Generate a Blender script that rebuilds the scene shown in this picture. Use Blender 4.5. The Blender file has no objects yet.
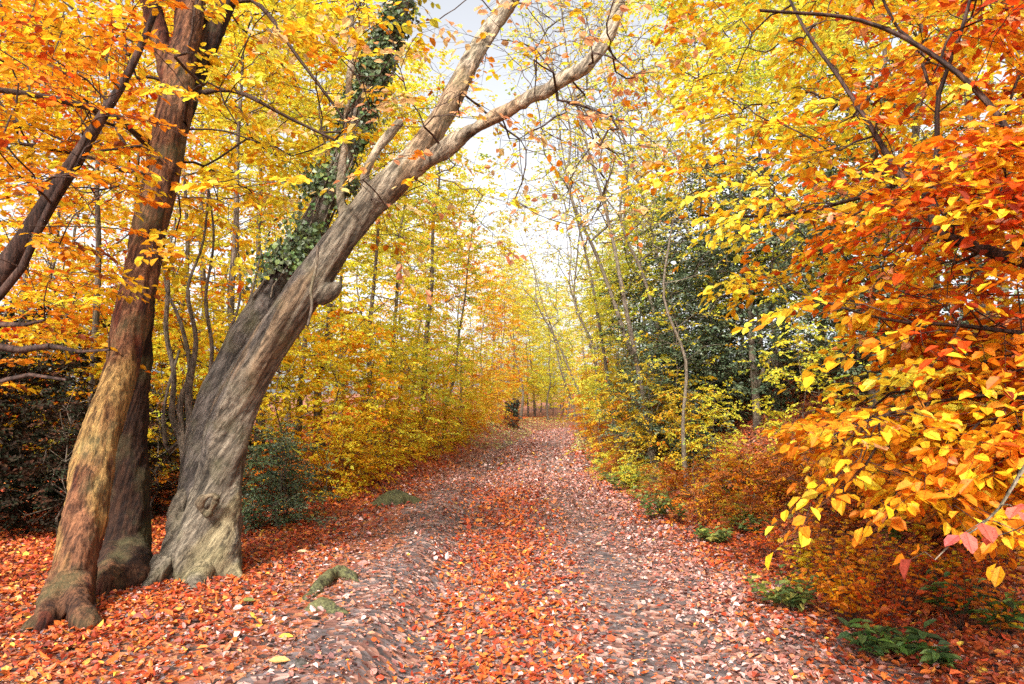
import bpy, math, random
import numpy as np
from mathutils import Vector, noise as mnoise

random.seed(7)
RNG = np.random.default_rng(7)
R = math.radians
scene = bpy.context.scene
COL = scene.collection

# ---------------------------------------------------------------- camera
F = 683.0
PITCH = R(5.85)
EYE = 1.6
cam_d = bpy.data.cameras.new('camera')
cam_d.lens = 36.0 * F / 1024.0
cam_d.sensor_width = 36.0
cam_d.clip_start = 0.05
cam_d.clip_end = 2000
cam = bpy.data.objects.new('camera', cam_d)
cam.location = (0, 0, EYE)
cam.rotation_euler = (R(90) + PITCH, 0, 0)
COL.objects.link(cam)
scene.camera = cam
CT, ST = math.cos(PITCH), math.sin(PITCH)


def at(px, py, Y):
    u = (px - 512.0) / F
    v = (342.0 - py) / F
    dy, dz = CT - v * ST, ST + v * CT
    return np.array([u * Y / dy, Y, EYE + dz * Y / dy])


def proj(p):
    x, y, z = p[0], p[1], p[2] - EYE
    d = y * CT + z * ST
    return 512 + F * x / d, 342 - F * (z * CT - y * ST) / d


# ---------------------------------------------------------------- noise / terrain
def vnoise(x, y, seed=0):
    x = np.asarray(x, float)
    y = np.asarray(y, float)
    xi, yi = np.floor(x), np.floor(y)
    xf, yf = x - xi, y - yi
    xf = xf * xf * (3 - 2 * xf)
    yf = yf * yf * (3 - 2 * yf)

    def h(a, b):
        s = np.sin(a * 127.1 + b * 311.7 + seed * 74.7) * 43758.5453
        return s - np.floor(s)
    return (h(xi, yi) * (1 - xf) + h(xi + 1, yi) * xf) * (1 - yf) + (h(xi, yi + 1) * (1 - xf) + h(xi + 1, yi + 1) * xf) * yf


def fnoise(x, y, seed=0, oct=3):
    s, a, t = 0, 1.0, 0
    for i in range(oct):
        s = s + a * vnoise(x * 2 ** i, y * 2 ** i, seed + i * 13)
        t += a
        a *= .5
    return s / t


def sstep(a, b, x):
    t = np.clip((x - a) / (b - a), 0, 1)
    return t * t * (3 - 2 * t)


def path_c(y):
    y = np.asarray(y, float)
    return 0.55 + 2.1 * sstep(20, 46, y) + 0.09 * np.maximum(y - 46, 0) ** 1.45


def H(x, y):
    x = np.asarray(x, float)
    y = np.asarray(y, float)
    u = x - path_c(y)
    z = 0.05 * (fnoise(x * .7, y * .7, 3) - .5) + 0.07 * (fnoise(x * .18, y * .18, 5) - .5) * 2
    z = z - 0.05 * np.exp(-((u - .55) / .45) ** 2) * sstep(2, 5, y) - 0.02 * np.exp(-((u + 1.0) / .3) ** 2)
    # left shoulder with roots
    z = z + 0.15 * sstep(-1.15, -1.55, u) * (1 - .6 * sstep(-2.8, -4.2, u)) * (1 - sstep(14, 20, y))
    z = z + 0.42 * sstep(-1.9, -3.6, u) * sstep(9, 14, y)
    z = z + 0.45 * sstep(-1.1, -2.2, u) * sstep(26, 36, y)
    z = z + 0.5 * sstep(-7, -14, u)
    # right bank
    foot = 2.0 + 0.9 * (1 - sstep(3, 7, y)) + 0.25 * (vnoise(y * .5, y * 0, 9) - .5)
    rise = 3.2 * sstep(0, 6.2, u - foot + .3) * (0.72 + 0.28 * sstep(3, 10, y))
    rise = rise * (1 - .45 * sstep(30, 55, y))
    z = z + rise + 0.12 * sstep(.3, 1.5, u - foot) * (fnoise(x * 1.3, y * 1.3, 21) - .5)
    z = z + 0.004 * np.clip(y, 0, 70) + 4.0 * sstep(75, 160, y)
    return z


def hz(x, y):
    return float(H(np.array([x]), np.array([y]))[0])


def ground(px, py):
    for k in range(1, 4000):
        Y = 2.5 + k * 0.03
        p = at(px, py, Y)
        if p[2] < hz(p[0], Y):
            return np.array([p[0], Y, hz(p[0], Y)])
    return at(px, py, 60)


# ---------------------------------------------------------------- materials
def new_mat(name):
    m = bpy.data.materials.new(name)
    m.use_nodes = True
    nt = m.node_tree
    nt.nodes.clear()
    return m, nt, nt.nodes, nt.links


def leaf_mat(name, trans=.52, rough=.5, spec=.25):
    m, nt, N, L = new_mat(name)
    out = N.new('ShaderNodeOutputMaterial')
    at_ = N.new('ShaderNodeAttribute'); at_.attribute_name = 'Col'
    oi = N.new('ShaderNodeObjectInfo')
    mul = N.new('ShaderNodeMixRGB'); mul.blend_type = 'MULTIPLY'; mul.inputs[0].default_value = 1
    L.new(at_.outputs['Color'], mul.inputs[1]); L.new(oi.outputs['Color'], mul.inputs[2])
    # blotches and vein mottling
    tc = N.new('ShaderNodeTexCoord')
    no = N.new('ShaderNodeTexNoise'); no.inputs['Scale'].default_value = 45; no.inputs['Detail'].default_value = 2
    L.new(tc.outputs['Object'], no.inputs['Vector'])
    rp = N.new('ShaderNodeMapRange'); rp.inputs[1].default_value = .3; rp.inputs[2].default_value = .7
    rp.inputs[3].default_value = .72; rp.inputs[4].default_value = 1.12
    L.new(no.outputs['Fac'], rp.inputs[0])
    m2 = N.new('ShaderNodeVectorMath'); m2.operation = 'SCALE'
    L.new(mul.outputs[0], m2.inputs[0]); L.new(rp.outputs[0], m2.inputs['Scale'])
    def math_(op, a, b_=None, c_=None):
        n_ = N.new('ShaderNodeMath'); n_.operation = op
        for k_, v_ in enumerate((a, b_, c_)):
            if v_ is None: continue
            if isinstance(v_, (int, float)): n_.inputs[k_].default_value = v_
            else: L.new(v_, n_.inputs[k_])
        return n_.outputs[0]
    uvn = N.new('ShaderNodeAttribute'); uvn.attribute_name = 'leaf'
    sp_ = N.new('ShaderNodeSeparateXYZ'); L.new(uvn.outputs['Vector'], sp_.inputs[0])
    off = math_('ABSOLUTE', math_('SUBTRACT', sp_.outputs[1], .5))
    rib = math_('LESS_THAN', off, .035)
    wv = math_('SINE', math_('MULTIPLY', math_('SUBTRACT', sp_.outputs[0], math_('MULTIPLY', off, .55)), 52.0))
    vein = math_('MULTIPLY', math_('GREATER_THAN', wv, .86), math_('LESS_THAN', off, .46))
    vv = math_('MULTIPLY', math_('MAXIMUM', rib, math_('MULTIPLY', vein, .6)), math_('GREATER_THAN', math_('ADD', sp_.outputs[0], sp_.outputs[1]), .001))
    sp2_ = N.new('ShaderNodeTexNoise'); sp2_.inputs['Scale'].default_value = 110; sp2_.inputs['Detail'].default_value = 1
    L.new(tc.outputs['Object'], sp2_.inputs['Vector'])
    spot = math_('MULTIPLY', math_('GREATER_THAN', math_('ADD', sp2_.outputs['Fac'], math_('MULTIPLY', off, .12)), .665), .6)
    br = N.new('ShaderNodeMixRGB'); br.blend_type = 'MULTIPLY'; br.inputs[2].default_value = (.45, .25, .3, 1)
    L.new(spot, br.inputs[0]); L.new(m2.outputs[0], br.inputs[1])
    vm = N.new('ShaderNodeMixRGB'); vm.blend_type = 'MULTIPLY'; vm.inputs[2].default_value = (.78, .62, .55, 1)
    L.new(vv, vm.inputs[0]); L.new(br.outputs[0], vm.inputs[1])
    m2 = vm
    b = N.new('ShaderNodeBsdfPrincipled')
    b.inputs['Roughness'].default_value = rough
    b.inputs['Specular IOR Level'].default_value = spec
    L.new(m2.outputs[0], b.inputs['Base Color'])
    if trans > 0:
        t = N.new('ShaderNodeBsdfTranslucent')
        L.new(m2.outputs[0], t.inputs['Color'])
        mx = N.new('ShaderNodeMixShader'); mx.inputs[0].default_value = trans
        L.new(b.outputs[0], mx.inputs[1]); L.new(t.outputs[0], mx.inputs[2])
        L.new(mx.outputs[0], out.inputs[0])
    else:
        L.new(b.outputs[0], out.inputs[0])
    return m


def bark_mat(name, base, dark, stretch=(9, 9, 1.6), moss=0.0, bump=.5, attr=False, rough=.85, lean=0.0):
    m, nt, N, L = new_mat(name)
    out = N.new('ShaderNodeOutputMaterial')
    b = N.new('ShaderNodeBsdfPrincipled'); b.inputs['Roughness'].default_value = rough
    b.inputs['Specular IOR Level'].default_value = .25
    tc = N.new('ShaderNodeTexCoord')
    ro = N.new('ShaderNodeMapping'); ro.inputs['Rotation'].default_value = (0, -lean, 0)
    L.new(tc.outputs['Object'], ro.inputs[0])
    mp = N.new('ShaderNodeMapping'); mp.inputs['Scale'].default_value = stretch
    L.new(ro.outputs[0], mp.inputs[0])
    n1 = N.new('ShaderNodeTexNoise'); n1.inputs['Scale'].default_value = 2.0; n1.inputs['Detail'].default_value = 9
    n1.inputs['Roughness'].default_value = .68
    L.new(mp.outputs[0], n1.inputs['Vector'])
    n2 = N.new('ShaderNodeTexNoise'); n2.inputs['Scale'].default_value = 3.2; n2.inputs['Detail'].default_value = 5
    L.new(tc.outputs['Object'], n2.inputs['Vector'])
    cr = N.new('ShaderNodeValToRGB')
    cr.color_ramp.elements[0].position = .36; cr.color_ramp.elements[0].color = (*dark, 1)
    cr.color_ramp.elements[1].position = .62; cr.color_ramp.elements[1].color = (*base, 1)
    L.new(n1.outputs['Fac'], cr.inputs[0])
    col = cr.outputs[0]
    mp3 = N.new('ShaderNodeMapping'); mp3.inputs['Scale'].default_value = tuple(v * 2.4 for v in stretch)
    L.new(ro.outputs[0], mp3.inputs[0])
    n3 = N.new('ShaderNodeTexNoise'); n3.inputs['Scale'].default_value = 2.0; n3.inputs['Detail'].default_value = 6
    n3.inputs['Roughness'].default_value = .7
    L.new(mp3.outputs[0], n3.inputs['Vector'])
    r3 = N.new('ShaderNodeMapRange'); r3.inputs[1].default_value = .42; r3.inputs[2].default_value = .54
    r3.inputs[3].default_value = .36; r3.inputs[4].default_value = 1.12
    L.new(n3.outputs['Fac'], r3.inputs[0])
    sc3 = N.new('ShaderNodeVectorMath'); sc3.operation = 'SCALE'
    L.new(col, sc3.inputs[0]); L.new(r3.outputs[0], sc3.inputs['Scale']); col = sc3.outputs[0]
    if attr:
        a = N.new('ShaderNodeAttribute'); a.attribute_name = 'Col'
        mu = N.new('ShaderNodeMixRGB'); mu.blend_type = 'MULTIPLY'; mu.inputs[0].default_value = 1
        L.new(col, mu.inputs[1]); L.new(a.outputs['Color'], mu.inputs[2])
        col = mu.outputs[0]
    # algae / lichen patches
    mr = N.new('ShaderNodeMapRange'); mr.inputs[1].default_value = .5; mr.inputs[2].default_value = .68
    mr.inputs[3].default_value = 0; mr.inputs[4].default_value = moss
    L.new(n2.outputs['Fac'], mr.inputs[0])
    mg = N.new('ShaderNodeMixRGB'); mg.inputs[2].default_value = (.12, .11, .045, 1)
    L.new(mr.outputs[0], mg.inputs[0]); L.new(col, mg.inputs[1])
    L.new(mg.outputs[0], b.inputs['Base Color'])
    bp = N.new('ShaderNodeBump'); bp.inputs['Strength'].default_value = bump; bp.inputs['Distance'].default_value = .03
    ah = N.new('ShaderNodeMath'); ah.operation = 'MULTIPLY_ADD'; ah.inputs[1].default_value = .45
    L.new(n3.outputs['Fac'], ah.inputs[0]); L.new(n1.outputs['Fac'], ah.inputs[2])
    L.new(ah.outputs[0], bp.inputs['Height']); L.new(bp.outputs[0], b.inputs['Normal'])
    L.new(b.outputs[0], out.inputs[0])
    return m


def soil_mat(name, c1, c2, litter, amount):
    m, nt, N, L = new_mat(name)
    out = N.new('ShaderNodeOutputMaterial')
    b = N.new('ShaderNodeBsdfPrincipled'); b.inputs['Roughness'].default_value = .8
    tc = N.new('ShaderNodeTexCoord')
    n1 = N.new('ShaderNodeTexNoise'); n1.inputs['Scale'].default_value = 7; n1.inputs['Detail'].default_value = 8
    L.new(tc.outputs['Object'], n1.inputs['Vector'])
    cr = N.new('ShaderNodeValToRGB')
    cr.color_ramp.elements[0].position = .35; cr.color_ramp.elements[0].color = (*c1, 1)
    cr.color_ramp.elements[1].position = .68; cr.color_ramp.elements[1].color = (*c2, 1)
    L.new(n1.outputs['Fac'], cr.inputs[0])
    vo = N.new('ShaderNodeTexVoronoi'); vo.inputs['Scale'].default_value = 17
    L.new(tc.outputs['Object'], vo.inputs['Vector'])
    sx = N.new('ShaderNodeSeparateColor'); L.new(vo.outputs['Color'], sx.inputs[0])
    lr = N.new('ShaderNodeValToRGB'); lr.color_ramp.interpolation = 'CONSTANT'
    els = lr.color_ramp.elements
    els[0].position = 0; els[0].color = (*litter[0], 1)
    els[1].position = .33; els[1].color = (*litter[1], 1)
    e = els.new(.66); e.color = (*litter[2], 1)
    L.new(sx.outputs[0], lr.inputs[0])
    gt = N.new('ShaderNodeMath'); gt.operation = 'LESS_THAN'; gt.inputs[1].default_value = amount
    L.new(sx.outputs[1], gt.inputs[0])
    mx = N.new('ShaderNodeMixRGB'); L.new(gt.outputs[0], mx.inputs[0]); L.new(cr.outputs[0], mx.inputs[1]); L.new(lr.outputs[0], mx.inputs[2])
    L.new(mx.outputs[0], b.inputs['Base Color'])
    bp = N.new('ShaderNodeBump'); bp.inputs['Strength'].default_value = .6; bp.inputs['Distance'].default_value = .03
    ad = N.new('ShaderNodeMath'); ad.operation = 'ADD'
    L.new(n1.outputs['Fac'], ad.inputs[0]); L.new(vo.outputs['Distance'], ad.inputs[1])
    L.new(ad.outputs[0], bp.inputs['Height']); L.new(bp.outputs[0], b.inputs['Normal'])
    L.new(b.outputs[0], out.inputs[0])
    return m


M_LEAF = leaf_mat('autumn_leaf')
M_GREEN = leaf_mat('evergreen_leaf', trans=.15, rough=.42, spec=.4)
M_SHADE = leaf_mat('dull_bush_leaf', trans=.1, rough=.8, spec=.12)
M_DEAD = leaf_mat('fallen_leaf', trans=0.1, rough=.5, spec=.35)
M_BARK = bark_mat('woodland_bark', (.20, .15, .11), (.055, .04, .03), moss=.4)
M_BARKD = bark_mat('dark_bark', (.085, .045, .032), (.02, .012, .01))
M_BARKG = bark_mat('grey_beech_bark', (.43, .35, .27), (.13, .10, .075), stretch=(7, 7, 1.3), moss=.35, bump=1.0, attr=True, lean=R(33))
M_BARKR = bark_mat('old_trunk_bark', (.38, .23, .13), (.07, .035, .022), stretch=(10, 10, 1.2), moss=.4, bump=1.0, attr=True, lean=R(12))
M_TWIG = bark_mat('twig_bark', (.11, .065, .045), (.035, .02, .015), stretch=(30, 30, 30))
M_PALE = bark_mat('pale_stem_bark', (.22, .17, .12), (.08, .06, .045), stretch=(14, 14, 4), moss=.4)
M_MOSS = bark_mat('mossy_root', (.13, .13, .05), (.035, .03, .018), stretch=(12, 12, 12), moss=.8)
M_STONE = bark_mat('dark_stone', (.12, .10, .095), (.04, .035, .035), stretch=(6, 6, 6), moss=.3)
LIT = [(.30, .075, .025), (.20, .06, .03), (.36, .14, .06)]
M_SOIL = soil_mat('leafy_soil', (.022, .012, .01), (.07, .035, .025), LIT, .75)
M_PATH = soil_mat('packed_path_soil', (.045, .032, .032), (.15, .11, .105), [(.24, .11, .075), (.13, .055, .04), (.34, .21, .17)], .5)


# ---------------------------------------------------------------- mesh helpers
UVP = np.array([(0, .5), (.33, 1), (.72, .9), (1, .5), (0, .5), (1, .5), (.72, .1), (.33, 0)], np.float32)


def np_mesh(name, V, faces, mat, cols=None, smooth=False, uv=None):
    """faces: list of (m,k) int arrays; cols: (nf,3) in the same order"""
    me = bpy.data.meshes.new(name)
    V = np.ascontiguousarray(V, dtype=np.float32)
    me.vertices.add(len(V)); me.vertices.foreach_set('co', V.ravel())
    loops = np.concatenate([f.ravel() for f in faces]).astype(np.int32)
    tot = np.concatenate([np.full(len(f), f.shape[1], np.int32) for f in faces])
    st = np.concatenate([[0], np.cumsum(tot)[:-1]]).astype(np.int32)
    me.loops.add(len(loops)); me.loops.foreach_set('vertex_index', loops)
    me.polygons.add(len(tot)); me.polygons.foreach_set('loop_start', st)
    me.polygons.foreach_set('use_smooth', np.full(len(tot), smooth))
    if cols is not None:
        a = me.attributes.new('Col', 'FLOAT_COLOR', 'FACE')
        c = np.ones((len(tot), 4), np.float32); c[:, :3] = cols
        a.data.foreach_set('color', c.ravel())
    if uv is None and cols is not None and len(V) % 6 == 0 and len(tot) * 3 == len(V) and (tot == 4).all():
        uv = np.tile(UVP, (len(tot) // 2, 1))
    if uv is not None:
        ul = me.uv_layers.new(name='leaf'); ul.data.foreach_set('uv', np.ascontiguousarray(uv, np.float32).ravel())
    me.update(calc_edges=True)
    if mat: me.materials.append(mat)
    return me


def link(name, me, parent=None, loc=None):
    o = bpy.data.objects.new(name, me)
    COL.objects.link(o)
    if parent is not None: o.parent = parent
    if loc is not None: o.location = loc
    return o


def tag(o, label=None, cat=None, group=None, kind=None):
    if label: o['label'] = label
    if cat: o['category'] = cat
    if group: o['group'] = group
    if kind: o['kind'] = kind
    return o


def empty(name, loc, label, cat, group=None):
    o = bpy.data.objects.new(name, None)
    o.empty_display_size = .2
    o.location = [float(v) for v in loc]
    COL.objects.link(o)
    return tag(o, label, cat, group)


def norm(a):
    return a / np.maximum(np.linalg.norm(a, axis=-1, keepdims=True), 1e-9)


def leaf_geo(P, D, Nn, L, W, fold=.22, curl=.12, detail=2):
    """returns V, F list for n leaves"""
    n = len(P)
    D = norm(D); S = norm(np.cross(D, Nn)); Nn = np.cross(S, D)
    L = L[:, None]; W = W[:, None]
    if np.ndim(curl): curl = curl[:, None]
    if np.ndim(fold): fold = fold[:, None]
    if detail == 2:
        b = P
        r1 = P + D * L * .33 + S * W * .5 + Nn * W * fold
        r2 = P + D * L * .72 + S * W * .40 + Nn * (W * fold * .8 - curl * L * .4)
        tip = P + D * L - Nn * curl * L
        l2 = P + D * L * .72 - S * W * .40 + Nn * (W * fold * .8 - curl * L * .4)
        l1 = P + D * L * .33 - S * W * .5 + Nn * W * fold
        V = np.stack([b, r1, r2, tip, l2, l1], 1).reshape(-1, 3)
        i = np.arange(n)[:, None] * 6
        F1 = np.concatenate([i + np.array([0, 1, 2, 3]), i + np.array([0, 3, 4, 5])], 1).reshape(-1, 4)
        return V, F1, 2
    r = P + D * L * .45 + S * W * .55 + Nn * W * fold
    l = P + D * L * .45 - S * W * .55 + Nn * W * fold
    tip = P + D * L - Nn * curl * L
    V = np.stack([P, r, tip, l], 1).reshape(-1, 3)
    i = np.arange(n)[:, None] * 4
    return V, (i + np.array([0, 1, 2, 3])), 1


def tubes(A, B, ra, rb, TA, TB, k=5):
    """frustum per segment with given end tangents"""
    def ring(P, T, r):
        T = norm(T)
        ref = np.where(np.abs(T[:, :1]) < .9, np.array([[1., 0, 0]]), np.array([[0, 1., 0]]))
        U = norm(np.cross(T, ref)); W = np.cross(T, U)
        a = np.linspace(0, 2 * np.pi, k, endpoint=False)
        return P[:, None] + r[:, None, None] * (U[:, None] * np.cos(a)[None, :, None] + W[:, None] * np.sin(a)[None, :, None])
    n = len(A)
    V = np.concatenate([ring(A, TA, ra), ring(B, TB, rb)], 1).reshape(-1, 3)
    i = np.arange(n)[:, None] * 2 * k
    fs = []
    for j in range(k):
        j2 = (j + 1) % k
        fs.append(i + np.array([j, j2, k + j2, k + j]))
    return V, np.stack(fs, 1).reshape(-1, 4)


def polyline(pts, rads, step):
    """Catmull-Rom resample"""
    pts = np.array(pts, float); rads = np.array(rads, float)
    if len(pts) == 2:
        pts = np.array([pts[0], (pts[0] + pts[1]) / 2, pts[1]]); rads = np.array([rads[0], (rads[0] + rads[1]) / 2, rads[1]])
    P = np.vstack([2 * pts[0] - pts[1], pts, 2 * pts[-1] - pts[-2]])
    RR = np.concatenate([[rads[0]], rads, [rads[-1]]])
    out, ro = [], []
    for i in range(1, len(P) - 2):
        n = max(1, int(np.linalg.norm(P[i + 1] - P[i]) / step))
        for t in np.arange(n) / n:
            a, b, c, d = P[i - 1], P[i], P[i + 1], P[i + 2]
            out.append(.5 * ((2 * b) + (c - a) * t + (2 * a - 5 * b + 4 * c - d) * t * t + (3 * b - a - 3 * c + d) * t ** 3))
            ro.append(RR[i] * (1 - t) + RR[i + 1] * t)
    out.append(pts[-1]); ro.append(rads[-1])
    return np.array(out), np.array(ro)


class Plant:
    """skeleton that reaches for targets, then carries sprays of leaves"""
    def __init__(s, stems, rng, seg=.35, rt=.0045, pw=.42):
        s.rng = rng; s.seg = seg; s.rt = rt; s.pw = pw
        P, par, fix, plen = [], [], [], []
        for pts, rad, parent in stems:
            pp, rr = polyline(pts, rad, seg)
            base = len(P)
            for i in range(len(pp)):
                P.append(pp[i]); fix.append(rr[i])
                if i == 0:
                    if parent is None: par.append(-1); plen.append(0)
                    else:
                        d = [np.linalg.norm(q - pp[0]) for q in P[:base]]
                        j = int(np.argmin(d)); par.append(j); plen.append(plen[j])
                else:
                    par.append(base + i - 1); plen.append(plen[-1] + seg)
        s.P, s.par, s.fix, s.plen = P, par, fix, plen
        s.ends = []

    def reach(s, targets, k=.3, up=.15, jit=.05, minnode=0, down_pen=.5):
        P = np.zeros((len(s.P) + 80 * len(targets), 3)); n = len(s.P); P[:n] = s.P
        pl = np.zeros(len(P)); pl[:n] = s.plen
        d0 = np.array([np.min(np.linalg.norm(P[minnode:n] - t, axis=1)) for t in targets])
        for ti in np.argsort(d0):
            t = targets[ti]
            dv = t - P[minnode:n]
            d = np.linalg.norm(dv, axis=1)
            cost = d * (1 + down_pen * (dv[:, 2] < -.3 * d)) + k * pl[minnode:n]
            j = int(np.argmin(cost)) + minnode
            D = d[j - minnode]
            m = max(1, int(round(D / s.seg)))
            a = P[j]
            c = (a + t) / 2 + np.array([0, 0, up * D]) + s.rng.normal(0, jit * D, 3)
            prev = j
            for q in range(1, m + 1):
                w = q / m
                p = a * (1 - w) ** 2 + 2 * c * w * (1 - w) + t * w * w
                if q < m: p = p + s.rng.normal(0, jit * s.seg * .9, 3)
                P[n] = p; pl[n] = pl[prev] + s.seg
                s.par.append(prev); s.fix.append(-1); prev = n; n += 1
                if n >= len(P) - 2:
                    P = np.vstack([P, np.zeros((4000, 3))]); pl = np.concatenate([pl, np.zeros(4000)])
            s.ends.append(prev)
        s.P = list(P[:n]); s.plen = list(pl[:n])

    def wood(s, k=5, rmin=0.0025, kmin=3):
        P = np.array(s.P); par = np.array(s.par); n = len(P)
        cnt = np.zeros(n); cnt[s.ends] += 1
        for i in range(n - 1, 0, -1):
            if par[i] >= 0 and par[i] < i: cnt[par[i]] += cnt[i]
        r = np.maximum(s.rt * np.maximum(cnt, .6) ** s.pw, rmin)
        fix = np.array(s.fix); r = np.where(fix > 0, fix, r)
        for i in range(n):
            if fix[i] < 0 and par[i] >= 0: r[i] = min(r[i], r[par[i]] * .85 if fix[par[i]] > 0 else r[par[i]])
        T = np.zeros((n, 3))
        idx = np.where(par >= 0)[0]
        T[idx] = norm(P[idx] - P[par[idx]])
        main = np.full(n, -1); best = np.full(n, -1.)
        for i in idx:
            sc = cnt[i] + (1e6 if fix[i] > 0 else 0)
            if sc > best[par[i]]: best[par[i]] = sc; main[par[i]] = i
        for i in np.where(par < 0)[0]:
            if main[i] >= 0: T[i] = T[main[i]]
        s.T = T; s.r = r
        A = P[par[idx]]; B = P[idx]
        ismain = main[par[idx]] == idx
        ra = np.where(ismain, r[par[idx]], np.minimum(r[par[idx]], r[idx] * 1.2)); rb = r[idx]
        TA = np.where(ismain[:, None], T[par[idx]], T[idx]); TB = T[idx]
        big = rb > .02
        Vs, Fs, off = [], [], 0
        for sel, kk in ((big, k + 3), (~big, kmin)):
            if sel.sum():
                V, Fc = tubes(A[sel], B[sel], ra[sel], rb[sel], TA[sel], TB[sel], kk)
                Vs.append(V); Fs.append(Fc + off); off += len(V)
        return np.vstack(Vs), np.vstack(Fs)


def spray_template(rng, T=.5, nl=9, side=True, sl=.2):
    """(a,b,angle,h) of the leaves of one flat spray, plus twiglet segments"""
    out = []; tw = [((0, 0), (T, 0))]
    for i in range(nl):
        a = T * (i + .6) / nl
        sgn = 1 if i % 2 else -1
        if side and i % 2 == 0 and i < nl - 3:
            ang = sgn * R(rng.uniform(38, 58)); ln = sl * rng.uniform(.7, 1.2) * (1 - .5 * a / T)
            e = (a + ln * math.cos(ang), ln * math.sin(ang)); tw.append(((a, 0), e))
            m = max(3, int(ln / .035))
            for q in range(m):
                w = (q + .7) / m
                s2 = 1 if q % 2 else -1
                out.append((a + (e[0] - a) * w, e[1] * w, ang + s2 * R(45), 0))
            out.append((e[0], e[1], ang, 0))
        else:
            out.append((a, 0, sgn * R(rng.uniform(45, 65)), 0))
    out.append((T, 0, 0, 0))
    return np.array(out), tw


def sprays(P, D, rng, scale=1.0, T=.5, nl=9, leaf=.075, droop=.35, tilt=.3, side=True, sl=.2, jitter=.35, keep=1.0, detail=2, flat=.8, wr=.62, twr=.0016, lv=.25, templates=4):
    """leaf sprays at points P with directions D; returns leaves geo + twig geo + spray index per leaf"""
    lp, ld, ln, idx = [], [], [], []
    ta, tb = [], []
    tps = [spray_template(rng, T, nl, side, sl) for _ in range(templates)]
    n = len(P)
    D = norm(D * np.array([1, 1, 1 - flat]) + rng.normal(0, .12, (n, 3)))
    up = norm(np.array([0, 0, 1.]) + rng.normal(0, tilt, (n, 3)))
    S = norm(np.cross(D, up)); U = np.cross(S, D)
    sc = scale * rng.uniform(.75, 1.25, n)
    which = rng.integers(0, templates, n)
    for w, (tp, tw) in enumerate(tps):
        sel = np.where(which == w)[0]
        if not len(sel): continue
        a, b, an = tp[:, 0], tp[:, 1], tp[:, 2]
        rr = sc[sel][:, None, None]
        pos = P[sel][:, None] + rr * (D[sel][:, None] * a[None, :, None] + S[sel][:, None] * b[None, :, None])
        pos[..., 2] -= droop * (rr[..., 0] * np.hypot(a, b)[None]) ** 2 / T
        dr = D[sel][:, None] * np.cos(an)[None, :, None] + S[sel][:, None] * np.sin(an)[None, :, None]
        sl_ = (2 * droop * np.hypot(a, b) / T)[None, :]
        dr = dr + np.stack([0 * sl_, 0 * sl_, -sl_ * .8], -1) + rng.normal(0, jitter * .6, dr.shape)
        nn = U[sel][:, None] + rng.normal(0, jitter, dr.shape)
        lp.append(pos.reshape(-1, 3)); ld.append(dr.reshape(-1, 3)); ln.append(nn.reshape(-1, 3))
        idx.append(np.repeat(sel, len(tp)))
        for (p0, p1) in tw:
            for q, dst in ((p0, ta), (p1, tb)):
                pp = P[sel] + sc[sel][:, None] * (D[sel] * q[0] + S[sel] * q[1])
                pp[:, 2] -= droop * (sc[sel] * math.hypot(*q)) ** 2 / T
                dst.append(pp)
    lp = np.vstack(lp); ld = np.vstack(ld); ln = np.vstack(ln); idx = np.concatenate(idx)
    if keep < 1:
        k = rng.random(len(lp)) < keep
        lp, ld, ln, idx = lp[k], ld[k], ln[k], idx[k]
    lp = lp + rng.normal(0, .006, lp.shape)
    L = leaf * rng.uniform(1 - lv, 1 + lv, len(lp)); W = L * wr * rng.uniform(.85, 1.15, len(lp))
    V, Fc, per = leaf_geo(lp, ld, ln, L, W, detail=detail, fold=rng.uniform(.05, .3, len(lp)), curl=rng.uniform(-.05, .25, len(lp)))
    ta = np.vstack(ta); tb = np.vstack(tb)
    TT = norm(tb - ta)
    TV, TF = tubes(ta, tb, np.full(len(ta), twr * 1.4), np.full(len(ta), twr * .6), TT, TT, 3)
    return V, Fc, per, idx, lp, TV, TF


def palette(rng, pal, weights, idx, n_groups, local=.35, jit=.18):
    """colour per leaf: one pick per spray, some leaves pick their own"""
    pal = np.array(pal); w = np.array(weights, float); w /= w.sum()
    g = rng.choice(len(pal), n_groups, p=w)
    c = pal[g[idx]]
    own = rng.random(len(idx)) < local
    c[own] = pal[rng.choice(len(pal), own.sum(), p=w)]
    v = np.exp(rng.normal(0, jit, (len(idx), 1)))
    return np.clip(c * v * np.exp(rng.normal(0, .06, c.shape)), 0, .92)


YEL = (.92, .70, .045); LEM = (.80, .78, .08); GRN = (.45, .56, .08); GLD = (.90, .50, .02)
ORG = (.86, .28, .015); RED = (.62, .09, .012); BRN = (.30, .085, .02); PNK = (.86, .42, .20); DRD = (.30, .04, .012)
CREAM = (.85, .60, .26)
HOL = (.075, .11, .055); HOL2 = (.15, .19, .10); HOL3 = (.03, .042, .022)


def plant_meshes(pl, rng, pal, wts, name, bark=M_TWIG, leafmat=M_LEAF, colfn=None, twigs=True, ends=None, kw=None, k=5, local=.35, per_end=1, spread=.25):
    kw = kw or {}
    WV, WF = pl.wood(k)
    e = np.array(pl.ends if ends is None else ends)
    P = np.array(pl.P)[e]; D = pl.T[e]
    if per_end > 1:
        P = np.repeat(P, per_end, 0); D = np.repeat(D, per_end, 0)
        P = P + rng.normal(0, spread, P.shape) * np.array([1, 1, .6])
        D = D + rng.normal(0, .7, D.shape)
    V, Fc, per, idx, lp, TV, TF = sprays(P, D, rng, **kw)
    if colfn: c = colfn(lp, idx, len(P))
    else: c = palette(rng, pal, wts, idx, len(P), local)
    crown = np_mesh(name + '_crown', V, [Fc], leafmat, np.repeat(c, per, 0))
    if twigs:
        WF = np.vstack([WF, TF + len(WV)]); WV = np.vstack([WV, TV])
    wood = np_mesh(name + '_wood', WV, [WF], bark, smooth=True)
    return wood, crown


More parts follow.
